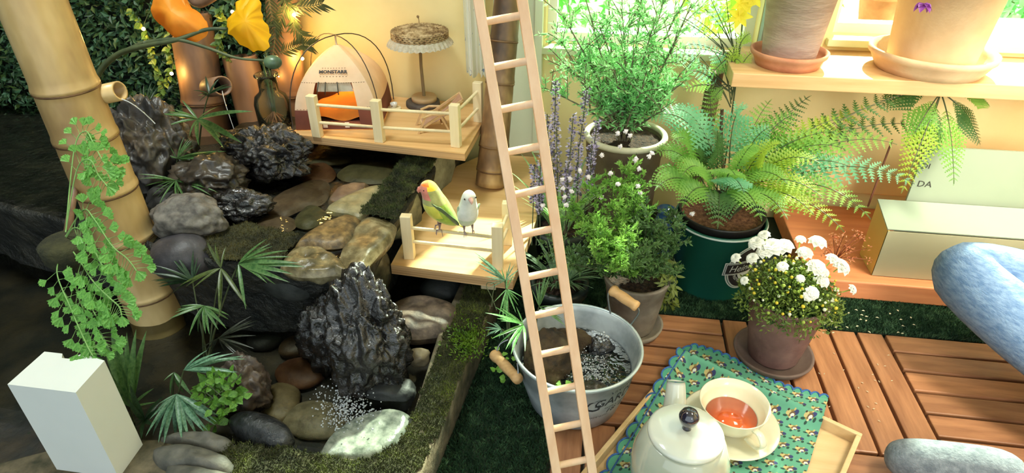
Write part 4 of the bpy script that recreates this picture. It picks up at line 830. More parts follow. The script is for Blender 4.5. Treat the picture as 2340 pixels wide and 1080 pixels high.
# ================================================================ LOVEBIRDS
def featherm(name, a, b, s=60): return M(name, a, b, scale=s, rough=.75, sheen=.3, bump=.25, bscale=160, bdist=.002)
def bird(label, rail_pt, facing, hgt, lean, cols, headdir, group=None):
    # local frame: +X forward (chest), Z up; origin at the feet on the rail
    r = thing('lovebird', label, 'bird', rail_pt, rz=facing)
    # body axis from tail-belly to head, drawn as a lofted skin of ellipses
    H = hgt; st = []
    # (x, z, rx(depth), ry(width))
    prof = [(-.34*lean, .06, .03, .05), (-.26*lean, .12, .10, .12), (-.16*lean, .22, .165, .175), (-.06*lean, .35, .20, .205), (.0, .48, .205, .21), (.03, .60, .185, .195), (.06, .70, .155, .165), (.09, .79, .145, .150), (.12, .87, .135, .140), (.13, .945, .105, .11), (.125, .99, .05, .055), (.12, 1.0, .004, .004)]
    FAT = 1.0+.22*(lean > .8); body = MB(); n = 20; vs = []
    for i, (x, z, a, b) in enumerate(prof):
        for j in range(n):
            t = 2*pi*j/n; vs.append(V((x+cos(t)*a*FAT, sin(t)*b*FAT, z))*H)
    body.add(vs, [(i*n+j, i*n+(j+1) % n, (i+1)*n+(j+1) % n, (i+1)*n+j) for i in range(len(prof)-1) for j in range(n)]+[tuple(reversed(range(n)))])
    # colour patches as vertex-free material by height and side
    mats, pick = cols; body.m = []
    for f in body.f:
        c = sum((body.v[k] for k in f), V((0, 0, 0)))/len(f)/H; body.m.append(pick(c))
    o = part(r, 'body', body, mats, local=True); sb = o.modifiers.new('round', 'SUBSURF'); sb.levels = 1; sb.render_levels = 2
    for s in (-1, 1):
        m = MB(); 
        def wing(u, v):
            x = .05-.40*lean*u - .02*sin(pi*u); z = .64-.50*u; wv = .13*(1+.9*(lean > .8))*sin(pi*min(1, u*.88+.12))**.7; y = s*(.205*FAT-.02*u+.012*sin(pi*v))*(1-.35*u*u)
            return V((x+wv*(v-.5)*1.1, y, z+wv*(v-.5)*.9))*H
        grid(m, wing, 16, 8); w_ = part(r, 'wing', m, mats[-2], local=True); sd_ = w_.modifiers.new('thick', 'SOLIDIFY'); sd_.thickness = .002
        m = MB(); hc = V((.13, 0, .86)); ball(m, (hc+V((.085, s*.108, .018)))*H, .018*H, 2); part(r, 'eye', m, M('bird_eye', (10, 9, 9), rough=.1), local=True)
        m = MB(); lathe(m, (hc+V((.082, s*.100, .018)))*H, [(.018*H, 0), (.026*H, .002*H), (.018*H, .006*H)], 14, axis=V((.5, s, .1))); part(r, 'eye_ring', m, M('eye_ring_%d' % (s+1), (210, 200, 190)), local=True)
        m = MB(); fx = V((.0, s*.085, .0))*H; tube(m, [V((-.02, s*.08, .17))*H, V((-.01, s*.085, .09))*H, fx+V((0, 0, .004))], [.03*H, .018*H, .010*H], 8)
        for k, a in enumerate((-.35, .0, .35)): tube(m, [fx+V((0, 0, .005)), fx+V((.045*H, a*.05*H, .004)), fx+V((.062*H, a*.08*H, -.012*H-.004))], [.009*H, .008*H, .004*H], 6)
        tube(m, [fx+V((0, 0, .005)), fx+V((-.04*H, 0, .003)), fx+V((-.055*H, 0, -.012))], [.009*H, .008*H, .004*H], 6)
        part(r, 'foot', m, M('bird_foot_%d' % (s+1), (126, 104, 110), (150, 130, 132), scale=80), local=True)
    m = MB(); hc = V((.13, 0, .86)); pts = [V((.24, 0, .875)), V((.285, 0, .865)), V((.31, 0, .83)), V((.305, 0, .79))]; tube(m, [p*H for p in pts], [.048*H, .042*H, .026*H, .004*H], 10); tube(m, [V((.25, 0, .835))*H, V((.285, 0, .805))*H], [.03*H, .01*H], 8)
    part(r, 'beak', m, mats[-1], local=True)
    m = MB()
    for k in range(5):
        y = (k-2)*.022; grid(m, lambda u, v, y=y: V((-.26*lean-.20*lean*u, y*(1+u)+(v-.5)*.04*(1-u*.5), .15-.13*u+.01*sin(pi*v)))*H, 6, 2)
    t_ = part(r, 'tail', m, mats[-3], local=True); sd_ = t_.modifiers.new('thick', 'SOLIDIFY'); sd_.thickness = .0012
    return r
FG = featherm('feather_green', (126, 158, 40), (166, 190, 66)); FY = featherm('feather_yellow', (200, 196, 60), (222, 214, 88)); FR = featherm('feather_orange', (240, 100, 30), (250, 150, 40)); FP = featherm('feather_peach', (206, 110, 92), (222, 140, 116)); FD = featherm('feather_dark_green', (58, 78, 42), (96, 116, 62)); HORN = M('horn_beak', (214, 176, 140), (230, 200, 170), rough=.3); HEADY = featherm('feather_crown_yellow', (236, 196, 30), (246, 214, 60)); FOL = featherm('feather_olive', (150, 152, 84), (176, 174, 104))
def pickg(c):
    if c.z > .93 and c.x > .12: return 2
    if c.z > .86 and c.x < .16: return 4 if c.x > .0 else 4
    if c.z > .86: return 2 if c.z > .91 else 3
    if c.z > .66 and c.x > .14: return 3
    if c.z < .60 and c.x > .0: return 1
    if c.x > -.10 and abs(c.y) < .2: return 5
    if c.z >= .62 and c.x > .0: return 5
    return 0
ra = Z(978, 517, RAILTOP); rb_ = Z(1024, 524, RAILTOP); gp = (ra+rb_)/2
railA = lp[0]+V((0, 0, .098*.72)); railB = lp[1]+V((0, 0, .098*.72))
def onrail(px):    # point on the perch rail seen at picture column px
    best = min((abs(proj(railA.lerp(railB, t/400))[0]-px), t) for t in range(401))[1]; return railA.lerp(railB, best/400)+V((0, 0, .0035))
bird('green lovebird with orange forehead perched on the lower rail, left of the white one', onrail(1003), radians(203), .106, .95, ([FG, FY, FR, FP, HEADY, FOL, FY, FD, FP], pickg), None)
WHt = featherm('feather_white', (218, 220, 206), (234, 234, 224)); WHg = featherm('feather_mint_white', (186, 206, 178), (208, 220, 196)); PB = M('pink_beak', (214, 160, 146), (226, 180, 164), rough=.35); WD_ = featherm('feather_pale_sage', (160, 184, 150), (190, 206, 176)); BC = featherm('feather_blush', (226, 190, 180), (236, 214, 204))
def pickw(c):
    if c.z > .9: return 0
    return 0 if (c.x > 0 and c.z > .35) else 1
bird('pale mint and white lovebird with a pink beak, right of the green one', onrail(1071), radians(-62), .097, .50, ([WHt, WHg, WHg, WD_, PB], pickw), None)

# ================================================================ LADDER
LADM = woodm('ladder_wood', (222, 178, 140), (238, 202, 168), axis=2, scale=4, rough=.55, var=.04, bump=.05)
def onrail_px(px, py, tt):  return D(px, py, tt)
dl, du = .925, .795
A0 = D(1271, 1075, dl); A1 = D(1093, 0, du); B0 = D(1353, 1075, dl+.004); B1 = D(1193, 0, du+.002)
def ext(p, q, z): t = (z-p.z)/(q.z-p.z); return p.lerp(q, t)
zt = 2.30
lad = thing('wooden_ladder', 'long pale wooden ladder with round rungs leaning up past the water tub', 'ladder', ((ext(A0, A1, .003)+ext(B0, B1, .003))/2))
side = (B0-A0).normalized(); axl = (A1-A0).normalized(); nrm = side.cross(axl).normalized()
for p, q in ((A0, A1), (B0, B1)):
    m = MB(); a, b = ext(p, q, -.001), ext(p, q, zt); d = (b-a); mtx = Matrix((side-axl*side.dot(axl), d.normalized(), nrm)).transposed(); box(m, (a+b)/2, (.0135, d.length, .011), mtx, bev=.001); part(lad, 'side_rail', m, LADM, smooth=False)
def atrow(p, q, y):
    lo_, hi_ = 0., 1.
    for _ in range(30):
        md = (lo_+hi_)/2
        if proj(p.lerp(q, md))[1] > y: lo_ = md
        else: hi_ = md
    return p.lerp(q, lo_)
rows = [1056, 973, 888, 803, 714, 626, 530, 438, 341, 244, 147, 43]
for y in rows:
    a = atrow(A0, A1, y+8); b = atrow(B0, B1, y-9); m = MB(); tube(m, [a, b], .0050, 12); part(lad, 'rung', m, LADM)
t0 = ((atrow(A0, A1, 43)-A0).length); st_ = (atrow(A0, A1, 43)-atrow(A0, A1, 147)).length; L_ = (ext(A0, A1, zt)-A0).length; t0 += st_
while t0 < L_-.03:
    a = A0+axl*t0; b = a+(B1-A1).normalized()*(B1-A1).length; s_ = (B1-B0).normalized(); b = B0+s_*(t0+.006); m = MB(); tube(m, [a, b], .0050, 12); part(lad, 'rung', m, LADM); t0 += st_

# ================================================================ METAL TUB
TC = V((-.011, .826, 0)); TH = .122; RT = .108; RB = .078
GAL = M('galvanised_zinc', (140, 150, 154), (200, 208, 210), scale=14, rough=.42, metal=.2, bump=.06, mid=(172, 180, 184)); 
tub = thing('zinc_tub', 'round zinc tub full of water with wooden handles and a garden print', 'tub', TC)
m = MB(); lathe(m, TC, [(0, .004), (RB-.002, .004), (RB, .001), (RB+.002, .003), (RB+.018, TH*.5), (RT-.003, TH-.008), (RT+.001, TH-.006), (RT+.003, TH-.002), (RT+.001, TH+.001), (RT-.003, TH-.001), (RT-.005, TH-.01), (RB+.013, TH*.5), (RB-.004, .008), (0, .008)], 72); part(tub, 'tub_body', m, GAL)
m = MB(); tube(m, [TC+V((cos(2*pi*i/72)*(RT+.001), sin(2*pi*i/72)*(RT+.001), TH)) for i in range(73)], .0026, 8, cap=False); part(tub, 'rolled_rim', m, M('rim_zinc', (190, 206, 208), (214, 224, 224), scale=30, rough=.3, metal=.3))
WZ = TH*.66; rw = RB+(RT-RB)*.66-.004
m = MB(); n = 40; 
def ws(u, v): a = 2*pi*u; r = rw*v; x, y = cos(a)*r, sin(a)*r; dd = (V((x, y, 0))-V((.03, -.035, 0))).length; return TC+V((x, y, WZ+.0022*sin(dd*330)*math.exp(-dd*26)+.001*noise.noise(V((x*80, y*80, 2)))))
grid(m, ws, 72, 40); part(tub, 'water', m, WATER2, label='dark rippled water surface')
# raised handles: a wire bail with a wooden grip on either side
GRIP = woodm('handle_wood', (196, 150, 98), (222, 182, 128), axis=0, scale=9, rough=.6)
for k, (g0, g1, r0, r1) in enumerate(((D(1128, 808, 1.13), D(1186, 868, 1.05), (1178, 876), (1235, 905)), (D(1396, 660, 1.13), D(1458, 702, 1.10), (1378, 690), (1440, 735)))):
    m = MB(); ax = (g1-g0); L = ax.length; lathe(m, g0, [(0, 0), (.0085, .001), (.0105, .004), (.0108, L*.12), (.0088, L*.22), (.0098, L*.5), (.0086, L*.8), (.0098, L*.9), (.009, L-.002), (0, L)], 20, axis=ax); hd_ = part(tub, 'handle', m, GRIP)
    m = MB()
    if k == 0:
        e1 = TC+V((cos(radians(207))*RT, sin(radians(207))*RT, TH-.01)); e2 = TC+V((cos(radians(172))*RT, sin(radians(172))*RT, TH-.01)); tube(m, sm_([g1-ax*.05, g1+(e1-g1)*.5, e1], 4), .0016, 6); tube(m, sm_([g0+ax*.1, g0+(e2-g0)*.3+V((0, 0, .012)), e2], 4), .0016, 6)
    else:
        e1 = TC+V((cos(radians(38))*RT, sin(radians(38))*RT, TH-.012)); e2 = TC+V((cos(radians(58))*RT, sin(radians(58))*RT, TH-.012)); tube(m, sm_([g1, g1+V((.002, 0, -.014)), e1], 5), .0016, 6); tube(m, sm_([g0, g0+V((-.004, -.004, -.014)), e2], 5), .0016, 6)
    part(hd_, 'wire', m, M('bail_wire_%d' % k, (150, 156, 158), metal=.8, rough=.3))
# printed lettering, bent round the tub wall
INK = M('black_ink', (30, 32, 36), (60, 62, 66), scale=120, rough=.8)
def ontub(txt, size, ang, h, sx=1., shear=0, rise=0, name='printed_text'):
    t = textmb(txt, size, shear, sx); m = MB(); out = []
    for p in t.v:
        zz = h+p.y; rr = RB+.002+(RT-RB-.004)*max(0, min(1, zz/TH))+.0014; rr = (RB+.018+(RT-.003-RB-.018)*((zz-TH*.5)/(TH*.5)) if zz > TH*.5 else RB+.002+.016*zz/(TH*.5))+.0008
        a = ang + p.x/rr; out.append(TC+V((cos(a)*rr, sin(a)*rr, zz)))
    m.add(out, t.f); part(tub, name, m, INK, smooth=False)
ac = radians(-47)
ontub('VINTAGE', .0125, ac+.16, .098, 1.1); ontub('GARDEN', .027, ac+.16, .078, 1.02, .15); ontub('G', .040, ac-.42, .074, 1.1, .15); ontub('18 47', .017, ac+.10, .051, 1.2, .2); ontub('HOME & GARDEN', .006, ac+.10, .062, 1.1); ontub('MADE WITH', .006, ac-.26, .040, 1.1)
# rocks and plants in the tub
MROCK = M('mossy_brown_rock', (26, 20, 14), (74, 62, 32), scale=22, rough=.85, bump=.7, bscale=60, mid=(62, 46, 26))
rock('mossy dark brown rock in the left half of the zinc tub', TC+V((-.048, -.002, .088)), (.044, .062, .040), 81, MROCK, 'rough', 5)
rock('low mossy rock at the back of the zinc tub', TC+V((-.012, .052, .084)), (.034, .022, .024), 82, MROCK, 'rough', 4)
rock('black wet rock under the little fountain in the zinc tub', TC+V((.040, .048, .082)), (.022, .018, .020), 83, LAVA, 'lava', 4)
rock('dark wet rock at the front of the zinc tub', TC+V((.035, -.058, .070)), (.028, .02, .022), 84, sm('tub_wet_rock', (36, 32, 26), (70, 64, 48), rough=.2), 'rough', 4)
m = MB()
for _ in range(420):
    p = TC+V((.030+R.gauss(0, .020), -.018+R.gauss(0, .022), WZ+abs(R.gauss(0, .0035)))); ball(m, p, R.uniform(.0006, .0017), 1)
for _ in range(60): p = TC+V((.042+R.gauss(0, .006), .046+R.gauss(0, .006), WZ+.02+R.uniform(-.01, .012))); ball(m, p, R.uniform(.001, .003), 1)
solo('bubbling_water', m, FOAM, 'bubbling sparkling water in the middle of the zinc tub', 'water', kind='stuff')
fp = thing('floating_plant', 'little round leafed floating plant at the front of the zinc tub', 'plant', TC+V((-.01, -.062, WZ)))
flm = blade_mesh('leaf', leafm('float_leaf', (110, 170, 60), (160, 210, 90), .3), .1, .9, .3, 4, .6)
for k in range(11): a = R.uniform(0, 6.28); inst(fp, 'leaf', flm, orient(TC+V((-.012+R.uniform(-.02, .02), -.066+R.uniform(-.008, .008), WZ+.003)), V((cos(a), sin(a), .5)), .013))
# sedge palm behind/left of the tub
p7 = thing('tub_palm', 'bright green umbrella palm growing between the mossy wall and the zinc tub', 'palm', V((-.165, .93, .0)))
fan(p7, (1196, 742, 1.04), [(1114, 713, 1.0), (1146, 706, 1.02), (1132, 778, .99), (1154, 795, .98), (1166, 806, .98), (1142, 728, 1.0), (1150, 732, 1.0), (1205, 800, .98), (1180, 700, 1.04)], 'bright', .12, .2, (1175, 800, 1.10))
fan(p7, (1146, 752, 1.07), [(1106, 750), (1110, 768), (1122, 765), (1112, 738), (1130, 736), (1140, 780), (1160, 770)], 'cool', .12, .25, (1172, 800, 1.11))
fan(p7, (1155, 640, 1.10), [(1085, 573, 1.08), (1083, 593, 1.08), (1108, 632, 1.09), (1115, 650), (1170, 600), (1190, 615), (1178, 640), (1120, 660)], 'cool', .11, .15, (1160, 760, 1.13))
fan(p7, (1158, 660, 1.10), [(1140, 720), (1150, 730), (1160, 735), (1185, 700), (1195, 680), (1130, 690), (1175, 625), (1145, 610)], 'bright', .11, .1, (1165, 770, 1.13))
fan(p7, (1232, 700, 1.10), [(1225, 650), (1232, 640), (1248, 620, 1.1), (1258, 640), (1275, 700), (1215, 660), (1290, 745, 1.05), (1285, 730)], 'mid', .10, .1, (1222, 760, 1.14))
m = MB(); tube(m, sm_(curvepx([(1135, 708, 1.1), (1124, 680, 1.1), (1112, 655, 1.1), (1116, 645, 1.1), (1130, 650, 1.1), (1126, 672, 1.1), (1124, 700, 1.1)])), .0008, 5); part(p7, 'tendril', m, STEM)
gl = thing('water_lettuce', 'small glowing green leaves beside the tub handle', 'plant', Z(1148, 830, .0)); 
for _ in range(26): inst(gl, 'leaf', flm, orient(Z(R.gauss(1145, 9), R.gauss(828, 22), R.uniform(.004, .04)), rdir(0, 1), .012))

# ================================================================ POTS, MIDDLE
def soilm(c, r, z, name='soil'):
    m = MB(); grid(m, lambda u, v: V(c)+V((cos(2*pi*u)*r*v, sin(2*pi*u)*r*v, z+.004*noise.noise(V((cos(2*pi*u)*v*9, sin(2*pi*u)*v*9, 1))))), 40, 14); return m
SOIL = M('dark_soil', (34, 24, 18), (84, 60, 42), scale=120, rough=.95, bump=.9, bscale=240)
GCLAY = M('grey_clay', (112, 100, 86), (152, 140, 122), scale=14, rough=.85, bump=.2, bscale=60, mid=(132, 122, 108))
gb_ = V((.092, 1.032, 0)); gpt = thing('clay_pot', 'grey clay flower pot standing in a saucer behind the zinc tub', 'pot', gb_)
m = MB(); lathe(m, gb_, [(0, 0), (.052, 0), (.060, .006), (.064, .018), (.059, .018), (.054, .008), (0, .008)], 40); part(gpt, 'saucer', m, GCLAY)
part(gpt, 'pot_body', plainpot(gb_+V((0, 0, .0082)), .045, .063, .125), GCLAY); part(gpt, 'soil', soilm(gb_, .054, .118), SOIL)
# big brown pot behind
bp = V((.055, 1.335, -.003)); BCL = M('brown_clay', (92, 78, 62), (124, 108, 86), scale=10, rough=.9, bump=.2, bscale=50)
bpt = thing('tall_clay_pot', 'tall brown clay pot with a pale rim in front of the left window', 'pot', bp); part(bpt, 'pot_body', plainpot(bp, .070, .086, .30), BCL); part(bpt, 'soil', soilm(bp, .078, .288), SOIL)
m = MB(); tube(m, [bp+V((cos(2*pi*i/48)*.086, sin(2*pi*i/48)*.086, .298)) for i in range(49)], .007, 10, cap=False); part(bpt, 'pale_rim', m, M('limed_rim', (176, 170, 142), (202, 198, 172), scale=30, rough=.9), label='pale lime-crusted rim')
# pale pot left of it hidden by the spikes
sp_ = V((-.075, 1.24, -.003)); spt = thing('small_pot', 'dark planter holding the lavender-coloured flower spikes', 'pot', sp_); part(spt, 'pot_body', potmb(sp_, .045, .062, .11, .02), M('dark_planter', (36, 46, 42), (52, 62, 56), scale=8, rough=.5)); part(spt, 'soil', soilm(sp_, .054, .10), SOIL)
sp2 = V((-.06, 1.06, -.003)); spt2 = thing('small_pot', 'low dark planter with grassy leaves between board and clay pot', 'pot', sp2); part(spt2, 'pot_body', potmb(sp2, .045, .056, .085, .015), M('dark_planter_b', (30, 38, 36), (44, 54, 50), scale=8, rough=.4)); part(spt2, 'soil', soilm(sp2, .048, .076), SOIL)
gg = thing('grassy_plant', 'dark grassy plant in the low dark planter', 'plant', sp2+V((0, 0, .075))); gm = blade_mesh('leaf', leafm('grassy_leaf', (60, 92, 60), (130, 160, 120), .3), .5, .09, .2, 7, .5)
for _ in range(60):
    a = R.uniform(0, 6.28); inst(gg, 'leaf', gm, orient(sp2+V((cos(a)*.015, sin(a)*.015, .076)), V((cos(a)*.6, sin(a)*.6, R.uniform(.8, 1.8))), R.uniform(.06, .12)))

# ---- flower spikes
lv = thing('flower_spikes', 'tall lavender-coloured flower spikes between the ladder and the tall pot', 'flower', sp_+V((0, 0, .10)))
SPK = M('lilac_floret', (170, 156, 190), (222, 214, 234), scale=50, rough=.8, trans=.3); SPD = M('dark_floret', (78, 72, 96), (104, 98, 116), scale=50)
for k, (bx, by, tx, ty, d0, d1, frac) in enumerate(((1262, 500, 1270, 188, 1.32, 1.26, .32), (1300, 520, 1342, 200, 1.32, 1.24, .42), (1258, 520, 1250, 260, 1.3, 1.27, .5), (1290, 520, 1310, 262, 1.3, 1.25, .5), (1330, 520, 1366, 275, 1.3, 1.24, .55), (1275, 520, 1272, 290, 1.3, 1.25, .6), (1318, 520, 1322, 330, 1.3, 1.24, .6), (1290, 560, 1298, 375, 1.28, 1.22, .5), (1215, 560, 1222, 375, 1.28, 1.25, .5), (1225, 560, 1238, 330, 1.28, 1.25, .6), (1345, 520, 1352, 330, 1.29, 1.23, .6), (1235, 560, 1232, 420, 1.27, 1.24, .5))):
    b = D(bx, by, d0); t = D(tx, ty, d1); pts = bez(b, b.lerp(t, .5)+V((0, 0, .01)), t, 14); m = MB(); tube(m, pts, .0011, 5); s_ = part(lv, 'stem', m, STEM)
    m = MB()
    for i in range(190):
        q = pts[-1].lerp(pts[int(14*(1-frac))], R.random()); m.mi = 1 if R.random() < .35 else 0; dd = rdir(-.2, .5); leaf2(m, q+dd*R.uniform(0, .006), dd, R.uniform(.004, .008), .005, rdir())
    part(s_, 'florets', m, [SPK, SPD], smooth=False, kind='stuff')
bl = blade_mesh('leaf', leafm('strap_leaf', (120, 170, 110), (180, 215, 150), .45), .35, .07, .2, 7, .5)
for _ in range(40): a = R.uniform(0, 6.28); inst(lv, 'leaf', bl, orient(sp_+V((cos(a)*.02, sin(a)*.02, .10)), V((cos(a)*.4, sin(a)*.4, 1.2)), R.uniform(.10, .20)))

# ---- branching shrub helper: real forked twigs with many small leaves
def shrub(root, base, tips, mat, leaf, nleaf, lsz, wsz, r0=.003, kids=5, spread=.05, twig=None, start=.25, up=.3, names=('branch', 'foliage'), chunks=4):
    tw_ = twig or STEM; lm = [MB() for _ in range(chunks)]
    for ti, t in enumerate(tips):
        b = V(base)+V((R.uniform(-.012, .012), R.uniform(-.012, .012), 0)); mid = b.lerp(t, .5)+V((R.uniform(-.015, .015), R.uniform(-.015, .015), up*(t-b).length*.25)); pts = bez(b, mid, t, 12); m = MB(); tube(m, pts, [r0*(1-.75*i/12) for i in range(13)], 5)
        segs = [pts[int(12*start):]]
        for k in range(kids):
            i = R.randint(int(12*start), 11); p = pts[i]; q = p+(V((R.uniform(-1, 1), R.uniform(-1, 1), R.uniform(.0, 1.3)))).normalized()*R.uniform(.4, 1)*spread; s = bez(p, p.lerp(q, .5)+V((0, 0, .004)), q, 5); tube(m, s, r0*.3, 3); segs.append(s)
            for _ in range(2):
                p2 = s[R.randint(1, 4)]; q2 = p2+rdir(-.2, 1)*spread*R.uniform(.25, .55); s2 = [p2, p2.lerp(q2, .5), q2]; tube(m, s2, r0*.2, 3); segs.append(s2)
        part(root, names[0], m, tw_)
        for _ in range(nleaf):
            s = R.choice(segs); i = R.randint(0, len(s)-2); p = s[i].lerp(s[i+1], R.random()); d = (s[i+1]-s[i]).normalized()+rdir()*.9; leaf2(lm[ti % chunks], p, d, lsz*R.uniform(.6, 1.3), wsz, rdir())
    for q in lm:
        if q.v: part(root, names[1], q, leaf, smooth=False, kind='stuff')
# airy olive-like shrub in the tall pot
ar = thing('airy_shrub', 'tall airy fine leafed shrub in the tall clay pot, in front of the window', 'shrub', bp+V((0, 0, .26)))
AIR = leafm('fine_mint_leaf', (130, 210, 130), (190, 240, 170), .5, scale=10); BARK = M('grey_twig', (80, 72, 56), (126, 116, 92), scale=40, rough=.8)  # window glare on the leaves is mixed into this pale mint
tips = [Y(x, y, yy) for x, y, yy in [(1255, 110, 1.25), (1275, 20, 1.3), (1300, 130, 1.3), (1330, -30, 1.32), (1370, 60, 1.3), (1390, -60, 1.35), (1420, 20, 1.3), (1450, 110, 1.28), (1470, -60, 1.33), (1500, 40, 1.3), (1530, -40, 1.35), (1550, 90, 1.3), (1580, 10, 1.3), (1600, 120, 1.3), (1240, 200, 1.3), (1560, 190, 1.28), (1320, 210, 1.25), (1480, 180, 1.25), (1400, 150, 1.25), (1520, 250, 1.25), (1600, -60, 1.35), (1350, 120, 1.38), (1440, 40, 1.4), (1260, 60, 1.38)]]
shrub(ar, bp+V((0, 0, .288)), tips, None, AIR, 420, .014, .004, .0032, kids=14, spread=.07, twig=BARK, start=.2)
# lacy shrub with white button flowers in the clay pot
lc = thing('lacy_shrub', 'bushy lacy leafed shrub with white button flowers in the grey clay pot', 'shrub', gb_+V((0, 0, .12)))
LACE = leafm('lacy_leaf', (110, 164, 70), (170, 214, 104), .45, scale=14); LACE2 = leafm('lacy_leaf_dark', (64, 100, 54), (112, 146, 84), .35, scale=14)
tips = [D(x, y, d) for x, y, d in [(1375, 400, 1.22), (1420, 380, 1.24), (1455, 350, 1.26), (1330, 430, 1.2), (1300, 470, 1.2), (1350, 520, 1.14), (1395, 470, 1.18), (1420, 540, 1.12), (1450, 460, 1.18), (1345, 600, 1.10), (1400, 590, 1.08), (1385, 620, 1.08), (1310, 540, 1.15), (1370, 560, 1.10), (1430, 420, 1.2)]]
shrub(lc, gb_+V((0, 0, .122)), tips, None, LACE, 620, .010, .0042, .0018, kids=12, spread=.05, start=.3)
tips = [D(x, y, d) for x, y, d in [(1480, 500, 1.14), (1510, 540, 1.14), (1540, 480, 1.18), (1500, 600, 1.1), (1460, 590, 1.08), (1555, 560, 1.15), (1530, 620, 1.12), (1570, 520, 1.18), (1480, 440, 1.2), (1440, 610, 1.07), (1260, 560, 1.2), (1240, 600, 1.18), (1290, 600, 1.14)]]
shrub(lc, gb_+V((0, 0, .122)), tips, None, LACE2, 560, .010, .004, .0018, kids=12, spread=.05, start=.3)
WF = M('white_floret', (232, 222, 226), (244, 238, 240), scale=60, rough=.8, trans=.2)
for x, y in ((1375, 354), (1412, 305), (1440, 310), (1418, 335), (1484, 357), (1460, 385), (1453, 362), (1452, 366), (1458, 425), (1462, 440), (1375, 450), (1285, 410), (1302, 408), (1287, 430), (1306, 437), (1290, 450), (1294, 468), (1345, 405), (1430, 300), (1395, 395), (1490, 350), (1240, 470), (1412, 420), (1582, 488), (1325, 390)):
    p = D(x, y, 1.17 if y > 380 else 1.2); m = MB(); ball(m, p, .0038, 2)
    for _ in range(16): d = rdir(); leaf2(m, p+d*.003, d, .0028, .003, rdir())
    part(lc, 'button_flower', m, WF, smooth=False, label=None)
# trailing moss-like leaves at the right of the clay pot
tl = thing('trailing_leaves', 'yellow-green leaves trailing down to the turf beside the green bucket', 'plant', Z(1525, 700, 0)); trm = blade_mesh('leaf', leafm('trail_leaf', (90, 110, 40), (140, 150, 60), .4), .2, .3, .2, 4)
for k in range(6):
    pts = sm_([D(1500+k*8, 590, 1.2), D(1515+k*6, 630, 1.2), D(1512+k*6, 665, 1.22), Z(1516+k*5, 700, .004)], 6); m = MB(); tube(m, pts, .001, 4); s_ = part(tl, 'stem', m, STEM)
    for p in pts[1:]: inst(s_, 'leaf', trm, orient(p, rdir(-1, .3), .018, -_f))
# wooden post / trunk and a blue glazed jar behind
m = MB(); a = Y(1600, 380, 1.40); tube(m, [V((a.x, 1.42, 0)), V((a.x, 1.42, .2)), V((a.x+.002, 1.42, .42))], .017, 14); solo('wooden_post', m, M('brown_post', (104, 84, 62), (140, 118, 92), scale=12, rough=.8, vec=(1, 1, .2)), 'brown wooden post standing behind the fern, below the shelf end', 'post', base=V((a.x, 1.42, 0)))
bj = Z(1492, 520, 0); bj = V((.155, 1.24, -.003)); r = thing('blue_jar', 'small dark blue glazed jar between the tall clay pot and the green bucket', 'jar', bj)
m = MB(); lathe(m, bj, [(0, 0), (.018, 0), (.026, .03), (.028, .10), (.020, .15), (.017, .165), (.021, .172), (.018, .174), (.014, .165), (0, .16)], 24); part(r, 'jar_body', m, M('blue_glaze', (34, 62, 96), (60, 92, 126), scale=12, rough=.15, coat=.5))

# ================================================================ GREEN BUCKET WITH FERN
BK = V((.268, 1.225, -.003)); BR0, BR1, BH = .078, .094, .172
bk = thing('green_bucket', 'dark green round bucket with a printed oval badge, planted with a big fern', 'bucket', BK)
GRN = M('green_enamel', (22, 86, 72), (32, 100, 84), scale=3, rough=.35, coat=.2)
m = MB(); lathe(m, BK, [(0, .003), (BR0-.002, .003), (BR0, 0), (BR0+.001, .004), (BR1-.002, BH-.006), (BR1+.001, BH-.005), (BR1+.002, BH), (BR1-.003, BH), (BR1-.004, BH*.9), (BR0*.95, .01), (0, .01)], 64); part(bk, 'bucket_body', m, GRN)
m = MB(); tube(m, [BK+V((cos(2*pi*i/64)*(BR1+.0015), sin(2*pi*i/64)*(BR1+.0015), BH-.004)) for i in range(65)], .0022, 8, cap=False); part(bk, 'rim_line', m, M('white_rim_line', (196, 206, 200), rough=.3))
m = MB(); lathe(m, BK+V((0, 0, BH-.03)), [(.078, 0), (.088, .04), (.090, .046), (.087, .046), (.076, .0)], 48); part(bk, 'inner_pot', m, M('black_plastic', (24, 22, 22), (38, 34, 34), rough=.45)); part(bk, 'soil', soilm(BK, .083, BH+.002), M('red_bark_soil', (96, 56, 36), (160, 108, 76), scale=110, rough=.95, bump=.9, bscale=200))
def onbk(vs, f, mat, name, ang, h, off=.0008):
    m = MB(); out = []
    for p in vs:
        zz = h+p.y; rr = BR0+(BR1-BR0)*zz/BH+off; a = ang+p.x/rr; out.append(BK+V((cos(a)*rr, sin(a)*rr, zz)))
    m.add(out, f); return part(bk, name, m, mat, smooth=False)
WPR = M('white_print', (196, 206, 200), (214, 220, 214)); KPR = M('black_print_b', (26, 26, 28), (38, 38, 40))
def disc(rx, ry, n=48, t=0.): return [V((0, 0, 0))]+[V((cos(2*pi*i/n)*rx, sin(2*pi*i/n)*ry, 0)) for i in range(n)], [(0, i+1, (i+1) % n+1) for i in range(n)]
ba_ = atan2(*(lambda p: (p.y, p.x))((D(1712, 612, 1.28)-BK)))
ba_ = radians(-51); bh_ = .092
for k, (rx, ry, mt) in enumerate(((.047, .056, WPR), (.044, .053, GRN), (.043, .052, WPR), (.0405, .0495, KPR))):
    v_, f_ = disc(rx, ry); onbk(v_, f_, mt, 'badge_oval' if k == 0 else 'badge_ring', ba_, bh_, .0006+.0004*k)
v_, f_ = disc(.020, .024); onbk(v_, f_, WPR, 'badge_centre', ba_, bh_-.006, .0024)
def quadstrip(w_, h_, n=16): 
    vs = [V((-w_+2*w_*i/n, s*h_, 0)) for s in (-1, 1) for i in range(n+1)]; return vs, [(i, i+1, n+2+i, n+1+i) for i in range(n)]
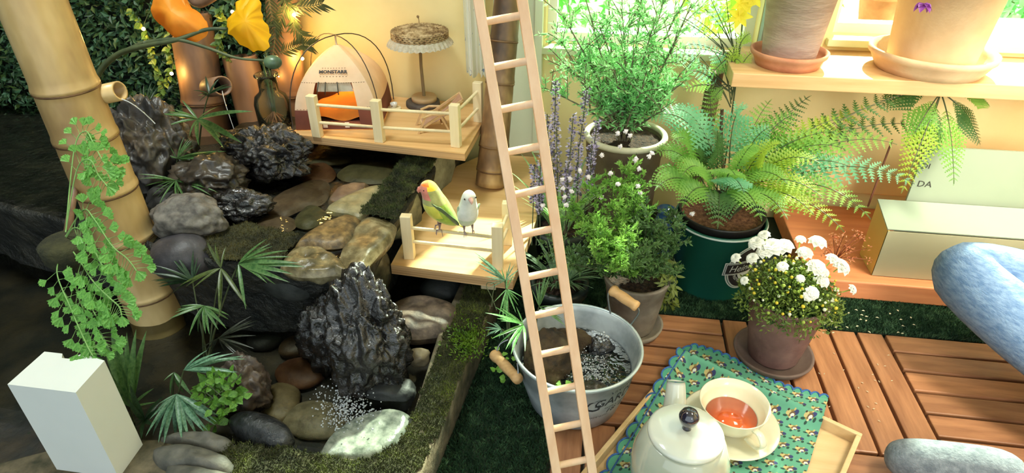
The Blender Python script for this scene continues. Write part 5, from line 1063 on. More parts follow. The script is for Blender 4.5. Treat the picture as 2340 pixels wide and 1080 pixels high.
for k, (w_, h_, mt) in enumerate(((.054, .0165, WPR), (.052, .0145, KPR), (.051, .0135, WPR), (.0495, .012, KPR))):
    v_, f_ = quadstrip(w_, h_); onbk(v_, f_, mt, 'badge_band', ba_, bh_+.004, .0028+.0004*k)
def bktext(s, size, dx, dy, arc=None, sh=.2, sx=1.):
    t = textmb(s, size, sh, sx)
    if arc:
        out = []
        for p in t.v: a = p.x/arc[0]; rr = arc[0]+p.y*arc[1]; out.append(V((sin(a)*rr, arc[1]*cos(a)*rr, 0)))
        t.v = out
    onbk([p+V((dx, dy, 0)) for p in t.v], t.f, WPR, 'badge_text', ba_, bh_, .0046)
bktext('Heineken', .024, .0, .004, sx=.95); bktext('PREMIUM QUALITY', .0095, 0, .0, (.032, -1), 0); bktext('LAGER', .0095, 0, .0, (.036, 1), 0)

# fern fronds
FM = {k: leafm('fern_'+k, a, b, .55, rough=.45, scale=20) for k, a, b in (('green', (104, 166, 66), (166, 214, 98)), ('dark', (60, 106, 50), (104, 146, 74)), ('yellow', (150, 190, 50), (190, 214, 80)), ('mint', (110, 190, 140), (160, 220, 176)))}
def pinna(mb, p, d, L, wd, up):    # serrated leaflet
    d = d.normalized(); x = d.cross(up); x = x.normalized() if x.length > 1e-4 else V((1, 0, 0)); n = 5; L_ = []; Rr = []; C = []
    nn = x.cross(d)
    for i in range(n+1):
        t = i/n; C.append(p+d*L*t-nn*.12*L*t*t)
    vs = []; fs = []
    for i in range(n):
        t = i/n; ww = wd*(1-t)**.8*(.75+.25*sin(pi*t)); k = len(vs)
        vs += [C[i], C[i+1], C[i]+(C[i+1]-C[i])*1.15+x*ww+nn*.15*ww, C[i]+(C[i+1]-C[i])*1.15-x*ww+nn*.15*ww]; fs += [(k, k+2, k+1), (k, k+1, k+3)]
    mb.add(vs, fs)
def fern(root, pts3, L, mat, n=16, name='frond', wd=.32, tmin=.22, up=None):
    b, c, t = pts3; P = bez(b, c, t, 24); m = MB(); m.mi = 1; tube(m, P, [.0016*(1-.7*i/24) for i in range(25)], 5); m.mi = 0
    for i in range(n):
        s = tmin+(1-tmin)*i/n; k = s*24; q = P[int(k)].lerp(P[min(24, int(k)+1)], k-int(k)); d = (P[min(24, int(k)+1)]-P[int(k)]).normalized(); u0 = up or V((0, -.5, 1)); sd_ = d.cross(u0).normalized(); ll = L*(sin(pi*min(1, .22+.78*(1-i/n)))**.8 if i < n*.3 else (1-i/n)**.75+.08)
        for s_ in (-1, 1): pinna(m, q, (sd_*s_*1.0+d*.55+V((0, 0, -.12))), ll, ll*wd, u0)
    pinna(m, P[23], P[24]-P[22], L*.25, L*.06, V((0, 0, 1))); return part(root, name, m, [FM[mat], STEM], smooth=False)
bf = thing('big_fern', 'large arching lacy fern growing from the green bucket across the yellow wall', 'fern', BK+V((0, 0, BH)))
fb = BK+V((0, 0, BH+.003))
FR_ = [((1480, 270, 1.32), (1600, 230), 'mint', .06), ((1540, 250, 1.2), (1620, 260), 'mint', .06), ((1700, 250, 1.22), (1660, 260), 'mint', .055), ((1500, 430, 1.15), (1560, 380), 'green', .065), ((1560, 470, 1.1), (1600, 400), 'green', .06), ((1640, 520, 1.08), (1650, 400), 'dark', .06), ((1740, 500, 1.12), (1700, 390), 'green', .06), ((1760, 230, 1.3), (1700, 320), 'green', .05), ((1850, 220, 1.3), (1760, 300), 'dark', .05), ((1930, 270, 1.28), (1800, 300), 'yellow', .055), ((2110, 205, 1.25), (1900, 260), 'dark', .055), ((2050, 330, 1.2), (1880, 290), 'green', .06), ((2090, 420, 1.15), (1900, 330), 'mint', .06), ((1990, 500, 1.12), (1850, 360), 'green', .055), ((1930, 530, 1.12), (1800, 400), 'yellow', .05), ((1880, 450, 1.12), (1760, 370), 'yellow', .05), ((1830, 330, 1.25), (1720, 360), 'green', .05), ((1960, 390, 1.2), (1820, 330), 'mint', .05), ((1800, 420, 1.15), (1720, 360), 'green', .05), ((1580, 340, 1.25), (1620, 330), 'dark', .05), ((1620, 200, 1.35), (1630, 300), 'green', .045), ((2000, 240, 1.3), (1850, 300), 'yellow', .05), ((1900, 300, 1.22), (1760, 330), 'green', .055), ((1500, 350, 1.22), (1570, 330), 'green', .05), ((1700, 440, 1.1), (1670, 380), 'mint', .05), ((1760, 290, 1.25), (1700, 330), 'mint', .05), ((2140, 300, 1.3), (1950, 240), 'dark', .05), ((1640, 300, 1.2), (1640, 340), 'dark', .045)]
FR_ += [((1780, 330, 1.18), (1720, 350), 'yellow', .05), ((1870, 370, 1.16), (1760, 340), 'yellow', .05), ((1820, 260, 1.26), (1740, 300), 'green', .05), ((1930, 340, 1.2), (1800, 310), 'green', .05), ((1720, 330, 1.16), (1690, 370), 'green', .05), ((1860, 490, 1.1), (1760, 400), 'yellow', .05), ((1800, 500, 1.1), (1730, 400), 'green', .05), ((1680, 400, 1.12), (1660, 380), 'green', .05), ((1540, 320, 1.2), (1590, 300), 'green', .055), ((1560, 400, 1.15), (1600, 350), 'green', .055)]
for (x, y, d), (cx, cy), mt, L in FR_: fern(bf, (fb+V((R.uniform(-.02, .02), R.uniform(-.02, .02), 0)), D(cx, cy-20, (d+1.3)/2), D(x, y, d)), L, mt)
m = MB(); tube(m, sm_([fb, Y(1655, 430, 1.22), Y(1648, 330, 1.24), Y(1650, 250, 1.24)]), .0035, 6); part(bf, 'stalk', m, M('fern_stalk', (70, 50, 36), (96, 72, 50)))
# hanging fern from the right, under the shelf
hf = thing('shelf_fern', 'dark fern hanging below the shelf at the right edge', 'fern', Y(2150, 215, 1.36)); q = Y(2150, 212, 1.36)
for (x, y, d), mt in (((2005, 245, 1.3), 'dark'), ((2090, 400, 1.26), 'dark'), ((2070, 340, 1.25), 'green'), ((2060, 440, 1.22), 'yellow'), ((2180, 420, 1.25), 'green'), ((2240, 330, 1.3), 'dark'), ((2260, 240, 1.33), 'green')): fern(hf, (q, q.lerp(D(x, y, d), .5)+V((0, 0, .03)), D(x, y, d)), .05, mt)
m = MB(); lathe(m, q+V((0, 0, -.005)), [(0, 0), (.02, .004), (.028, .03), (.03, .052), (0, .05)], 20); part(hf, 'root_ball', m, MOSSB)
# ================================================================ SHELF AND ITS POTS
SHW = woodm('shelf_oak', (206, 160, 104), (228, 188, 134), axis=0, scale=4, rough=.55, bump=.08, var=0)
sa = Y(1674, 176, 1.30); ZS = .455
sh = thing('wall_shelf', 'thick pale oak shelf carrying two large pots below the right window', 'shelf', (.75, 1.4, ZS-.028))
m = MB(); box(m, ((sa.x+1.45)/2, (1.30+1.46)/2, ZS-.0145), (1.45-sa.x, .16, .029), bev=.002); part(sh, 'board', m, SHW, smooth=False)
for x in (1.0, 1.38):
    m = MB(); box(m, (x, 1.505, ZS-.05), (.03, .09, .1)); part(sh, 'bracket', m, TRIM, smooth=False)
m = MB(); box(m, (.86, 1.505, ZS-.02), (1.1, .088, .016)); part(sh, 'cleat', m, SHW, smooth=False)
PKC = M('pinkish_clay', (176, 148, 132), (206, 182, 164), scale=9, rough=.9, bump=.25, bscale=40, vec=(1, 1, 4), mid=(190, 166, 150))
q = Y(1798, 145, 1.372); q = V((q.x, 1.375, ZS+.0005)); pa = thing('large_clay_pot', 'large pinkish clay pot in a saucer at the left end of the shelf', 'pot', q)
m = MB(); lathe(m, q, [(0, 0), (.062, 0), (.066, .010), (.070, .018), (.075, .022), (.077, .030), (.072, .031), (.069, .022), (.062, .008), (0, .008)], 56); part(pa, 'saucer', m, TERRA)
part(pa, 'pot_body', potmb(q+V((0, 0, .0085)), .052, .079, .25, .035), PKC); part(pa, 'soil', soilm(q, .07, .24), SOIL)
yp = thing('yellow_flower_plant', 'yellow flowering plant behind the shelf end', 'flower', V((.30, 1.40, .0)))
q3 = q
q = Y(2062, 130, 1.39); q = V((q.x+.05, 1.385, ZS+.0005)); pb = thing('large_clay_pot', 'large pale clay pot in a wide saucer at the right part of the shelf', 'pot', q)
m = MB(); lathe(m, q, [(0, 0), (.095, 0), (.102, .012), (.110, .026), (.115, .030), (.116, .040), (.110, .041), (.104, .028), (.094, .009), (0, .009)], 56); part(pb, 'saucer', m, M('pale_terracotta', (206, 168, 128), (226, 194, 152), scale=9, rough=.85, bump=.2))
part(pb, 'pot_body', potmb(q+V((0, 0, .0095)), .078, .10, .26, .035), M('buff_clay', (214, 182, 138), (228, 202, 160), scale=8, rough=.9, bump=.15)); part(pb, 'soil', soilm(q, .09, .25), SOIL)
# purple flower leaning over the right pot
pf = thing('purple_flower', 'purple bell flower hanging over the right shelf pot', 'flower', q+V((0, 0, .25))); PUR = leafm('purple_petal', (110, 40, 130), (150, 80, 170), .3)
tp_ = Y(2112, 8, 1.30); m = MB(); tube(m, bez(q+V((0, 0, .25)), q+V((-.02, -.06, .30)), tp_+V((0, 0, .01)), 8), .002, 6); part(pf, 'stem', m, STEM)
pmsh = blade_mesh('petal', PUR, .3, .7, .4, 5, .6)
for k in range(6): a = k*pi/3; inst(pf, 'petal', pmsh, orient(tp_, V((cos(a), sin(a)*.6-.3, -.4)), .022))
# yellow flower at the window post
top_ = Y(1700, 10, 1.38); mp_ = V((.30, 1.40, -.003)); m = MB(); tube(m, bez(mp_, mp_+V((-.01, .02, .4)), top_, 14), .0018, 6); s_ = part(yp, 'stem', m, STEM); ypm = blade_mesh('petal', M('lemon_petal', (240, 220, 30), (248, 232, 70), trans=.4), .3, .5, .3, 5, .6)
for cx, cy in ((1700, 5), (1690, 35), (1722, -10)):
    c = Y(cx, cy, 1.37)
    for k in range(7): a = k*.9; inst(yp, 'petal', ypm, orient(c, V((cos(a), -.5, sin(a))), .028, V((0, -1, .2))))
lfm = {k: blade_mesh('leaf', leafm('wide_leaf_'+k, a, b, .5), .25, .5, .3, 6, .7) for k, a, b in (('lime', (170, 220, 60), (200, 236, 110)), ('mint', (110, 200, 120), (160, 225, 150)), ('grey', (88, 130, 96), (130, 166, 124)))}
for x, y, k, L, dx, dz in ((1640, 70, 'mint', .07, -.4, -.5), (1600, 60, 'lime', .06, -.5, .5), (1560, 40, 'mint', .07, -.6, .2), (1600, 130, 'mint', .07, -.6, -.4), (1650, 100, 'lime', .05, .8, .1), (1680, 75, 'lime', .05, 1, .1), (1660, 120, 'lime', .06, .8, -.4), (1630, 150, 'grey', .06, -.3, -.8), (1590, 180, 'grey', .06, -.6, -.5), (1650, 150, 'grey', .055, .5, -.6), (1570, 100, 'mint', .07, -.8, -.2), (1610, 20, 'mint', .06, 0, 1), (1640, 20, 'lime', .05, .4, .9), (1540, 110, 'mint', .06, -1, -.2), (1620, 210, 'grey', .05, .2, -1), (1690, 110, 'lime', .045, .9, -.2)):
    c = Y(x, y, 1.38); m = MB(); a = mp_.lerp(top_, .62+.2*R.random()); tube(m, bez(a, a.lerp(c, .5)+V((0, 0, .02)), c, 6), .001, 4); f_ = part(yp, 'leaf_stalk', m, STEM); fern(yp, (a, a.lerp(c, .6)+V((0, -.01, .02)), c+V((dx, -.4, dz)).normalized()*L*.6), .024, {'mint': 'mint', 'lime': 'yellow', 'grey': 'green'}[k], n=9, tmin=.35, up=V((0, -1, .3)))

# ---- folded white-and-yellow display box on the step
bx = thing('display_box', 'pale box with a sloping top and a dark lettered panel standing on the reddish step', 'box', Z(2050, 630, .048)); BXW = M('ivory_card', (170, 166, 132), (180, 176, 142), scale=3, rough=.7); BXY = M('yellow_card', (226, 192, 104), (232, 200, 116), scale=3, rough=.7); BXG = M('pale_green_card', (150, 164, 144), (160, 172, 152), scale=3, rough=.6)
z0 = .048; f0 = Z(1992, 629, z0); f1 = f0+V((.42, 0, 0)); hgt_ = Y(2030, 527, f0.y).z
a = V((f0.x, f0.y, z0)); b = V((f1.x, f0.y, z0)); c = V((f1.x, f0.y, hgt_)); d = V((f0.x, f0.y, hgt_)); m = MB(); box(m, ((a.x+b.x)/2, a.y+.001, (z0+hgt_)/2), (b.x-a.x, .003, hgt_-z0-.002)); part(bx, 'front_panel', m, BXW, smooth=False)
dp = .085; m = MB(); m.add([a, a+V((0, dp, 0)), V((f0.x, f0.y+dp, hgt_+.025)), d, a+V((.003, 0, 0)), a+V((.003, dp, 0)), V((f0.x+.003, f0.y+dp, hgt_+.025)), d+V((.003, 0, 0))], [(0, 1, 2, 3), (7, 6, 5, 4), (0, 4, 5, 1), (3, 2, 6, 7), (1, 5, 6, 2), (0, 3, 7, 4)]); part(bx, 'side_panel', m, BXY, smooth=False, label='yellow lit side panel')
m = MB(); mid = V(((f0.x+f1.x)/2, f0.y+dp/2, hgt_+.0155)); sl = atan2(.025, dp); box(m, mid, (f1.x-f0.x+.004, sqrt(dp*dp+.025**2), .003), Matrix.Rotation(sl, 3, 'X')); part(bx, 'sloping_top', m, BXG, smooth=False)
# upright lettered panel behind
pz0 = hgt_+.02; uy = f0.y+dp+.012; x0_ = Y(2065, 470, uy).x; ph = Y(2080, 328, uy+.01).z; m = MB(); box(m, ((x0_+f1.x)/2, uy, (z0+ph)/2), (f1.x-x0_, .006, ph-z0)); up_ = part(bx, 'lettered_panel', m, M('sage_card', (150, 162, 138), (160, 170, 146), scale=3, rough=.7), smooth=False)
for s, px, py, sz in (('F', 2127, 345, .024), ('DI', 2116, 380, .017), ('DA', 2113, 421, .020)):
    t = textmb(s, sz, 0, 1.05); p = Y(px, py, uy-.0038); m = MB(); m.add([V((p.x+v.x, uy-.0038, p.z+v.y)) for v in t.v], t.f); part(bx, 'letter', m, M('card_ink', (52, 48, 40)), smooth=False)
m = MB(); box(m, (Y(2025, 370, uy).x, uy+.01, .24), (.003, .003, .16), Matrix.Rotation(.02, 3, 'Y')); solo('thin_dark_rod', m, M('rod_brown', (110, 60, 40)), 'thin reddish brown rod leaning on the wall beside the lettered box', 'rod', smooth=False, base=V((Y(2025, 370, uy).x, uy+.01, .048)))
# dried red flowers between kalanchoe and box
dr = thing('dried_flowers', 'small reddish dried flowers glowing in the sun behind the white flowers', 'flower', Z(1920, 600, .05)); m = MB(); m2 = MB()
for _ in range(26):
    e = D(R.uniform(1880, 1985), R.uniform(525, 600), R.uniform(1.28, 1.34)); tube(m, bez(Z(1905, 610, .05), D(1910, 580, 1.32), e, 5), .0007, 3)
    for _ in range(9): leaf2(m2, e+rdir()*.006, rdir(), .006, .003, rdir())
part(dr, 'stem', m, M('red_stem', (150, 80, 50)), kind='stuff'); part(dr, 'blossom', m2, M('red_dry_bloom', (206, 110, 70), (236, 180, 140), scale=60, trans=.4), smooth=False, kind='stuff')

# ================================================================ KALANCHOE POT
KB = V((.362, .985, .0)); MAU = M('mauve_clay', (104, 72, 68), (140, 106, 98), scale=16, rough=.7, bump=.25, bscale=50, mid=(120, 88, 82), coat=.1)
kp = thing('mauve_pot', 'mauve brown glazed clay pot in a saucer on the deck, planted with white flowers', 'pot', KB)
m = MB(); lathe(m, KB, [(0, 0), (.062, 0), (.068, .004), (.074, .016), (.073, .019), (.068, .017), (.062, .008), (0, .008)], 56); part(kp, 'saucer', m, M('dark_mauve_clay', (92, 72, 64), (116, 96, 86), scale=16, rough=.8))
m = plainpot(KB+V((0, 0, .0085)), .047, .069, .140); part(kp, 'pot_body', m, MAU); part(kp, 'soil', soilm(KB, .058, .128), SOIL)
kl = thing('white_kalanchoe', 'round bush of white double flowers and yellow buds in the mauve pot', 'flower', KB+V((0, 0, .13)))
kc = KB+V((.002, -.005, .165)); KL = leafm('kalanchoe_leaf', (40, 66, 36), (76, 104, 52), .2, rough=.35); klm = blade_mesh('leaf', KL, .2, .65, .3, 5, .6)
for _ in range(70): a = R.uniform(0, 6.28); e = R.uniform(-.3, .5); inst(kl, 'leaf', klm, orient(KB+V((cos(a)*.02, sin(a)*.02, .135)), V((cos(a), sin(a), e+.2)), R.uniform(.04, .062)))
m = MB()
for _ in range(120):
    a = R.uniform(0, 6.28); rr = sqrt(R.random())*.075; e = KB+V((cos(a)*rr, sin(a)*rr, .165+.045*(1-(rr/.075)**2)+R.uniform(-.01, .01))); tube(m, bez(KB+V((0, 0, .13)), KB+V((cos(a)*rr*.6, sin(a)*rr*.6, .155)), e, 4), .0008, 3)
part(kl, 'stems', m, M('kalanchoe_stem', (90, 110, 50)), kind='stuff')
m = MB()
for _ in range(2600):
    a = R.uniform(0, 6.28); rr = sqrt(R.random())*.092; e = KB+V((cos(a)*rr, sin(a)*rr, .155+.05*(1-(rr/.078)**2)+R.uniform(-.016, .012))); leaf2(m, e, rdir(), .009, .004, rdir())
part(kl, 'small_leaves', m, leafm('kal_small_leaf', (70, 96, 40), (130, 150, 60), .3), smooth=False, kind='stuff')
BUD = [M('bud_green', (150, 180, 60), (200, 214, 110), trans=.3), M('bud_white', (226, 230, 200), (240, 240, 220), trans=.3), M('bud_yellow', (220, 200, 40), (240, 220, 90), trans=.3)]
bm3 = []
for k in range(3): m = MB(); lathe(m, (0, 0, 0), [(0, 0), (.5, .25), (.55, .6), (.3, 1), (0, 1.15)], 8); bm3.append(m.mesh('bud', BUD[k]))
for i in range(190):
    a = R.uniform(0, 6.28); rr = sqrt(R.random())*.082; e = KB+V((cos(a)*rr, sin(a)*rr, .158+.052*(1-(rr/.082)**2)+R.uniform(-.01, .012))); inst(kl, 'bud', bm3[R.choice((0, 0, 1, 2))], orient(e, V((cos(a)*.6, sin(a)*.6, 1)), R.uniform(.003, .006)) @ Matrix.Rotation(-pi/2, 4, 'X'))
WPET = M('white_petal', (236, 236, 224), (246, 246, 238), scale=30, rough=.7, trans=.35); wpm = blade_mesh('petal', WPET, .5, 1.05, .35, 5, .95)
for x, y, s in ((1762, 562, .026), (1790, 560, .022), (1745, 572, .018), (1727, 552, .018), (1868, 608, .022), (1925, 606, .022), (1840, 575, .018), (1718, 588, .014), (1788, 607, .013), (1870, 550, .02), (1882, 640, .016), (1858, 668, .016), (1848, 676, .012), (1950, 660, .012), (1700, 640, .010), (1905, 590, .016), (1830, 635, .010), (1885, 620, .012), (1680, 588, .012), (1745, 535, .014), (1830, 545, .012)):
    c = D(x, y, 1.075); ti = (c-KB-V((0, 0, .12))).normalized(); m = MB(); tube(m, [c-ti*.02, c], .001, 4); fr = part(kl, 'flower', m, BUD[0])
    for ring_, (n_, ln_, el) in enumerate(((8, 1, .2), (7, .78, .7), (5, .5, 1.5))):
        for k in range(n_):
            a = 2*pi*k/n_+ring_*.5; X_, Y_ = frame_of(ti); dd = X_*cos(a)+Y_*sin(a)+ti*el; inst(fr, 'petal', wpm, orient(c, dd, s*ln_*.88, ti))

# ================================================================ TRAY, CLOTH, TEA THINGS
TL = Z(1562, 800, .03); TR = Z(1972, 990, .03); 
ux = (TR-TL); ux.z = 0; ux.normalize(); uy_ = V((ux.y, -ux.x, 0)); Wt = (TR-TL).length; Lt = .46
# the left side runs along the picture line to the lower left
TYM = woodm('tray_wood', (206, 170, 120), (226, 194, 146), axis=0, scale=5, rough=.5, var=.02, k=8)
def tr(a, b, z): return V((TL.x, TL.y, 0))+ux*a+uy_*b+V((0, 0, z))
tray = thing('wooden_tray', 'pale wooden tray with a low rim lying on the deck under the cloth', 'tray', tr(Wt/2, Lt/2, .0)); mR = Matrix((ux, -uy_, V((0, 0, 1)))).transposed()
m = MB(); box(m, tr(Wt/2, Lt/2, .005), (Wt-.004, Lt-.004, .008), mR); part(tray, 'tray_base', m, TYM, smooth=False)
for a, b, la, lb_ in ((Wt/2, .004, Wt, .008), (Wt/2, Lt-.004, Wt, .008), (.004, Lt/2, .008, Lt-.016), (Wt-.004, Lt/2, .008, Lt-.016)):
    m = MB(); box(m, tr(a, b, .0155), (la, lb_, .029), mR, bev=.0015); part(tray, 'rim', m, TYM, smooth=False)
# cloth
def clothmat():
    m, nt, out = _new('printed_cotton'); L = nt.links; N = nt.nodes
    p = N.new('ShaderNodeBsdfPrincipled'); p.inputs['Roughness'].default_value = .85; uv = N.new('ShaderNodeUVMap'); uv.uv_map = 'UVMap'
    sx = N.new('ShaderNodeSeparateXYZ'); L.new(uv.outputs[0], sx.inputs[0])
    def mt(op, a, b=None, c=None):
        n = N.new('ShaderNodeMath'); n.operation = op
        for i, v in enumerate((a, b, c)):
            if v is None: continue
            if isinstance(v, (int, float)): n.inputs[i].default_value = v
            else: L.new(v, n.inputs[i])
        return n.outputs[0]
    u, v = sx.outputs[0], sx.outputs[1]; row = mt('FLOOR', v); off = mt('MULTIPLY', mt('MODULO', mt('ABSOLUTE', row), 2), .5); uu = mt('ADD', u, off)
    fu = mt('SUBTRACT', mt('FRACT', uu), .5); fv = mt('SUBTRACT', mt('FRACT', v), .5)
    def blob(cx, cy, r, ax=1., ay=1.):
        cx *= 1.25; cy *= 1.25; r *= 1.25; dx = mt('MULTIPLY', mt('SUBTRACT', fu, cx), ax); dy = mt('MULTIPLY', mt('SUBTRACT', fv, cy), ay); d = mt('SQRT', mt('ADD', mt('MULTIPLY', dx, dx), mt('MULTIPLY', dy, dy))); return mt('LESS_THAN', d, r)
    base = N.new('ShaderNodeRGB'); base.outputs[0].default_value = rgb(96, 160, 132); col = base.outputs[0]
    def over(col, mask, c):
        mx = N.new('ShaderNodeMix'); mx.data_type = 'RGBA'; L.new(mask, mx.inputs[0]); L.new(col, mx.inputs[6]); mx.inputs[7].default_value = rgb(*c); return mx.outputs[2]
    for cx, cy, r, ax, ay, c in ((-.26, .12, .10, 1, 1.6, (40, 70, 60)), (.26, .14, .10, 1.6, 1, (40, 70, 60)), (-.06, .30, .10, 1.6, 1, (40, 70, 60)), (0, 0, .20, 1, 1.1, (150, 128, 66)), (-.17, -.04, .11, 1, 1, (196, 178, 120)), (.15, -.08, .12, 1, 1, (54, 60, 106)), (.02, .02, .13, 1, 1, (110, 84, 60)), (.04, .05, .085, 1, 1, (214, 216, 206)), (.08, .14, .05, 1, 1, (60, 66, 110)), (-.22, -.16, .05, 1, 1, (60, 56, 50)), (.05, -.20, .06, 1.4, 1, (190, 170, 110)), (-.02, .17, .05, 1, 1, (206, 196, 150))):
        col = over(col, blob(cx, cy, r, ax, ay), c)
    L.new(col, p.inputs['Base Color']); L.new(p.outputs[0], out.inputs[0]); return m
CM = clothmat(); cl = thing('printed_cloth', 'green floral printed cloth with a blue scalloped edge draped over the tray', 'cloth', tr(.2, .2, .012))
cA = tr(.0, -.02, 0); ca = Z(1578, 785, .012); cb_ = Z(1897, 912, .010); cc_ = Z(1840, 1110, .014); cd_ = Z(1365, 1115, .014)
# continue the two long edges towards the viewer
ce = cd_+(cd_-ca)*.9; cf = cc_+(cd_-ca)*.9
def clz(p):
    b = (p-V((TL.x, TL.y, 0))).dot(uy_); a = (p-V((TL.x, TL.y, 0))).dot(ux)
    def edge(s): # s>0 inside the tray
        if s > .03: return .0115
        if s > .008: return .0115+(.0325-.0115)*(1-(s-.008)/.022)**1.6
        if s > 0: return .0325
        if s > -.02: return .0325+(.004-.0325)*(-s/.02)**.8
        return .004
    ea, eb = edge(a), edge(b)
    zz = max(ea, eb) if a >= 0 and b >= 0 else min(ea if a < 0 else .0325, eb if b < 0 else .0325)
    return zz+.0018*noise.noise(p*22)+.001*noise.noise(p*60)+.001
NU, NV = 150, 150; vs = []; uvs = []
def clp(u, v, push=0):
    top = ca.lerp(cb_, u); bot = (ce.lerp(cf, u)); p = top.lerp(bot, v); p += V((0, 0, 0)); p.y += .010*sin(u*7)*(1-v)**3; p.z = clz(V((p.x, p.y, 0))); return p
m = MB()
for j in range(NV+1):
    for i in range(NU+1): m.v.append(clp(i/NU, j/NV))
m.f = [(j*(NU+1)+i, j*(NU+1)+i+1, (j+1)*(NU+1)+i+1, (j+1)*(NU+1)+i) for j in range(NV) for i in range(NU)]; m.m = [0]*len(m.f)
w0 = (cb_-ca).length; h0 = (ce-ca).length; o = part(cl, 'fabric', m, CM); uvl = o.data.uv_layers.new(name='UVMap'); cell = .029
for lp_ in o.data.loops:
    i = lp_.vertex_index % (NU+1); j = lp_.vertex_index//(NU+1); u, v = i/NU, j/NV; aa = .12; X_ = u*w0; Y_ = v*h0; uvl.data[lp_.index].uv = ((X_*cos(aa)+Y_*sin(aa))/cell, (-X_*sin(aa)+Y_*cos(aa))/cell)
BLT = M('blue_scallop_thread', (44, 84, 150), (72, 120, 186), scale=120, rough=.8, bump=.4, bscale=300)
def scallop(a, b, out, n, nm):
    m = MB(); pts = []; fill = MB(); N2 = 14
    for k in range(n):
        for i in range(N2):
            t = (k+i/N2)/n; p = clp(*[a[q]+(b[q]-a[q])*t for q in (0, 1)]); e = (abs(sin(pi*i/N2)))**.6; q = p+out*e*.0095; q.z = p.z+.001-.002*e*(0) ; pts.append(q)
    tube(m, pts, .0017, 6); part(cl, nm, m, BLT)
    f = MB()
    for k in range(n*N2-1):
        t0_, t1_ = k/(n*N2), (k+1)/(n*N2); p0 = clp(*[a[q]+(b[q]-a[q])*t0_ for q in (0, 1)]); p1 = clp(*[a[q]+(b[q]-a[q])*t1_ for q in (0, 1)]); f.add([p0, p1, pts[k+1], pts[k]], [(0, 1, 2, 3)])
    part(cl, 'scallop_fabric', f, M('plain_green_cotton', (74, 152, 122)))
lft = (ca-cb_).normalized(); upd = (ca-ce).normalized()
scallop((0, 0), (0, .95), lft, 20, 'scalloped_edge'); scallop((0, 0), (1, 0), upd, 16, 'scalloped_edge')
m = MB(); pts = [clp(0, t/60*.95)-lft*.004+V((0, 0, .0015)) for t in range(61)]; tube(m, pts, .0013, 5); part(cl, 'inner_stitch', m, BLT)

# ---- cup and saucer
CR = M('cream_china', (226, 218, 190), (232, 226, 200), scale=5, rough=.18, coat=.4)
sc = Z(1674, 973, .022); sc = V((sc.x, sc.y, .0155)); sc.x -= .006; s1 = thing('saucer', 'cream saucer under the tea cup on the printed cloth', 'saucer', sc)
m = MB(); lathe(m, sc, [(0, .001), (.042, .001), (.044, 0), (.048, .003), (.066, .009), (.077, .014), (.079, .0165), (.076, .017), (.064, .013), (.045, .0065), (.03, .005), (0, .005)], 64); part(s1, 'plate', m, CR)
cq = V((sc.x+.001, sc.y+.004, sc.z+.0055)); c1 = thing('tea_cup', 'cream tea cup half full of reddish tea on the saucer', 'cup', cq); CHh = .052
m = MB(); lathe(m, cq, [(0, 0), (.026, 0), (.028, .003), (.031, .005), (.042, .016), (.051, .034), (.0555, CHh-.001), (.0560, CHh), (.0545, CHh+.0004), (.0500, .036), (.041, .020), (.030, .009), (0, .0065)], 64); part(c1, 'cup_body', m, M('ivory_china', (232, 222, 194), (238, 230, 206), scale=5, rough=.15, coat=.4))
m = MB(); lathe(m, cq+V((0, 0, .0225)), [(0, 0), (.0405, 0), (.0402, -.001), (0, -.001)], 48); part(c1, 'tea', m, M('red_tea', (176, 70, 34), (196, 92, 50), scale=9, rough=.05, spec=.6))
hdir = (Z(1745, 1010, .06)-V((cq.x, cq.y, .06))); hdir.z = 0; hdir.normalize(); m = MB(); pts = sm_([cq+hdir*.050+V((0, 0, .042)), cq+hdir*.066+V((0, 0, .044)), cq+hdir*.076+V((0, 0, .032)), cq+hdir*.066+V((0, 0, .017)), cq+hdir*.043+V((0, 0, .013))], 6)
sdv = V((-hdir.y, hdir.x, 0)); tmp = MB(); n = 10; vs = []
for i, p in enumerate(pts):
    d = (pts[min(i+1, len(pts)-1)]-pts[max(i-1, 0)]).normalized(); nn = sdv.cross(d)
    for j in range(n): t = 2*pi*j/n; vs.append(p+sdv*cos(t)*.0065+nn*sin(t)*.0028)
m.add(vs, [(i*n+j, i*n+(j+1) % n, (i+1)*n+(j+1) % n, (i+1)*n+j) for i in range(len(pts)-1) for j in range(n)]); part(c1, 'cup_handle', m, CR)
# ---- teapot
tpz = .0145; t_ = Z(1567, 988, .150); TPc = V((t_.x, t_.y, tpz)); PRL = M('pearl_porcelain', (208, 212, 200), (222, 224, 214), scale=4, rough=.12, coat=.6)
tea = thing('teapot', 'white glazed teapot with a dark ball knob on its lid on the printed cloth', 'teapot', TPc)
m = MB(); lathe(m, TPc, [(0, 0), (.040, 0), (.048, .004), (.063, .03), (.070, .060), (.068, .090), (.060, .115), (.054, .128), (.050, .132), (.047, .130), (.047, .120), (0, .118)], 64); part(tea, 'pot_body', m, M('pearl_glaze', (176, 180, 160), (206, 210, 194), scale=6, rough=.1, coat=.7))
m = MB(); lathe(m, TPc+V((0, 0, .132)), [(.046, -.006), (.050, 0), (.0525, .002), (.0520, .005), (.048, .008), (.030, .0115), (.010, .013), (0, .013)], 64); lid = part(tea, 'lid', m, PRL)
m = MB(); lathe(m, TPc+V((0, 0, .144)), [(.007, 0), (.0045, .004), (.004, .008), (.006, .011), (.0115, .014), (.0138, .021), (.0138, .025), (.0105, .032), (.005, .0355), (0, .036)], 28); part(lid, 'knob', m, M('dark_pearl_knob', (30, 26, 40), (44, 38, 56), scale=6, rough=.08, coat=.8, spec=.8))
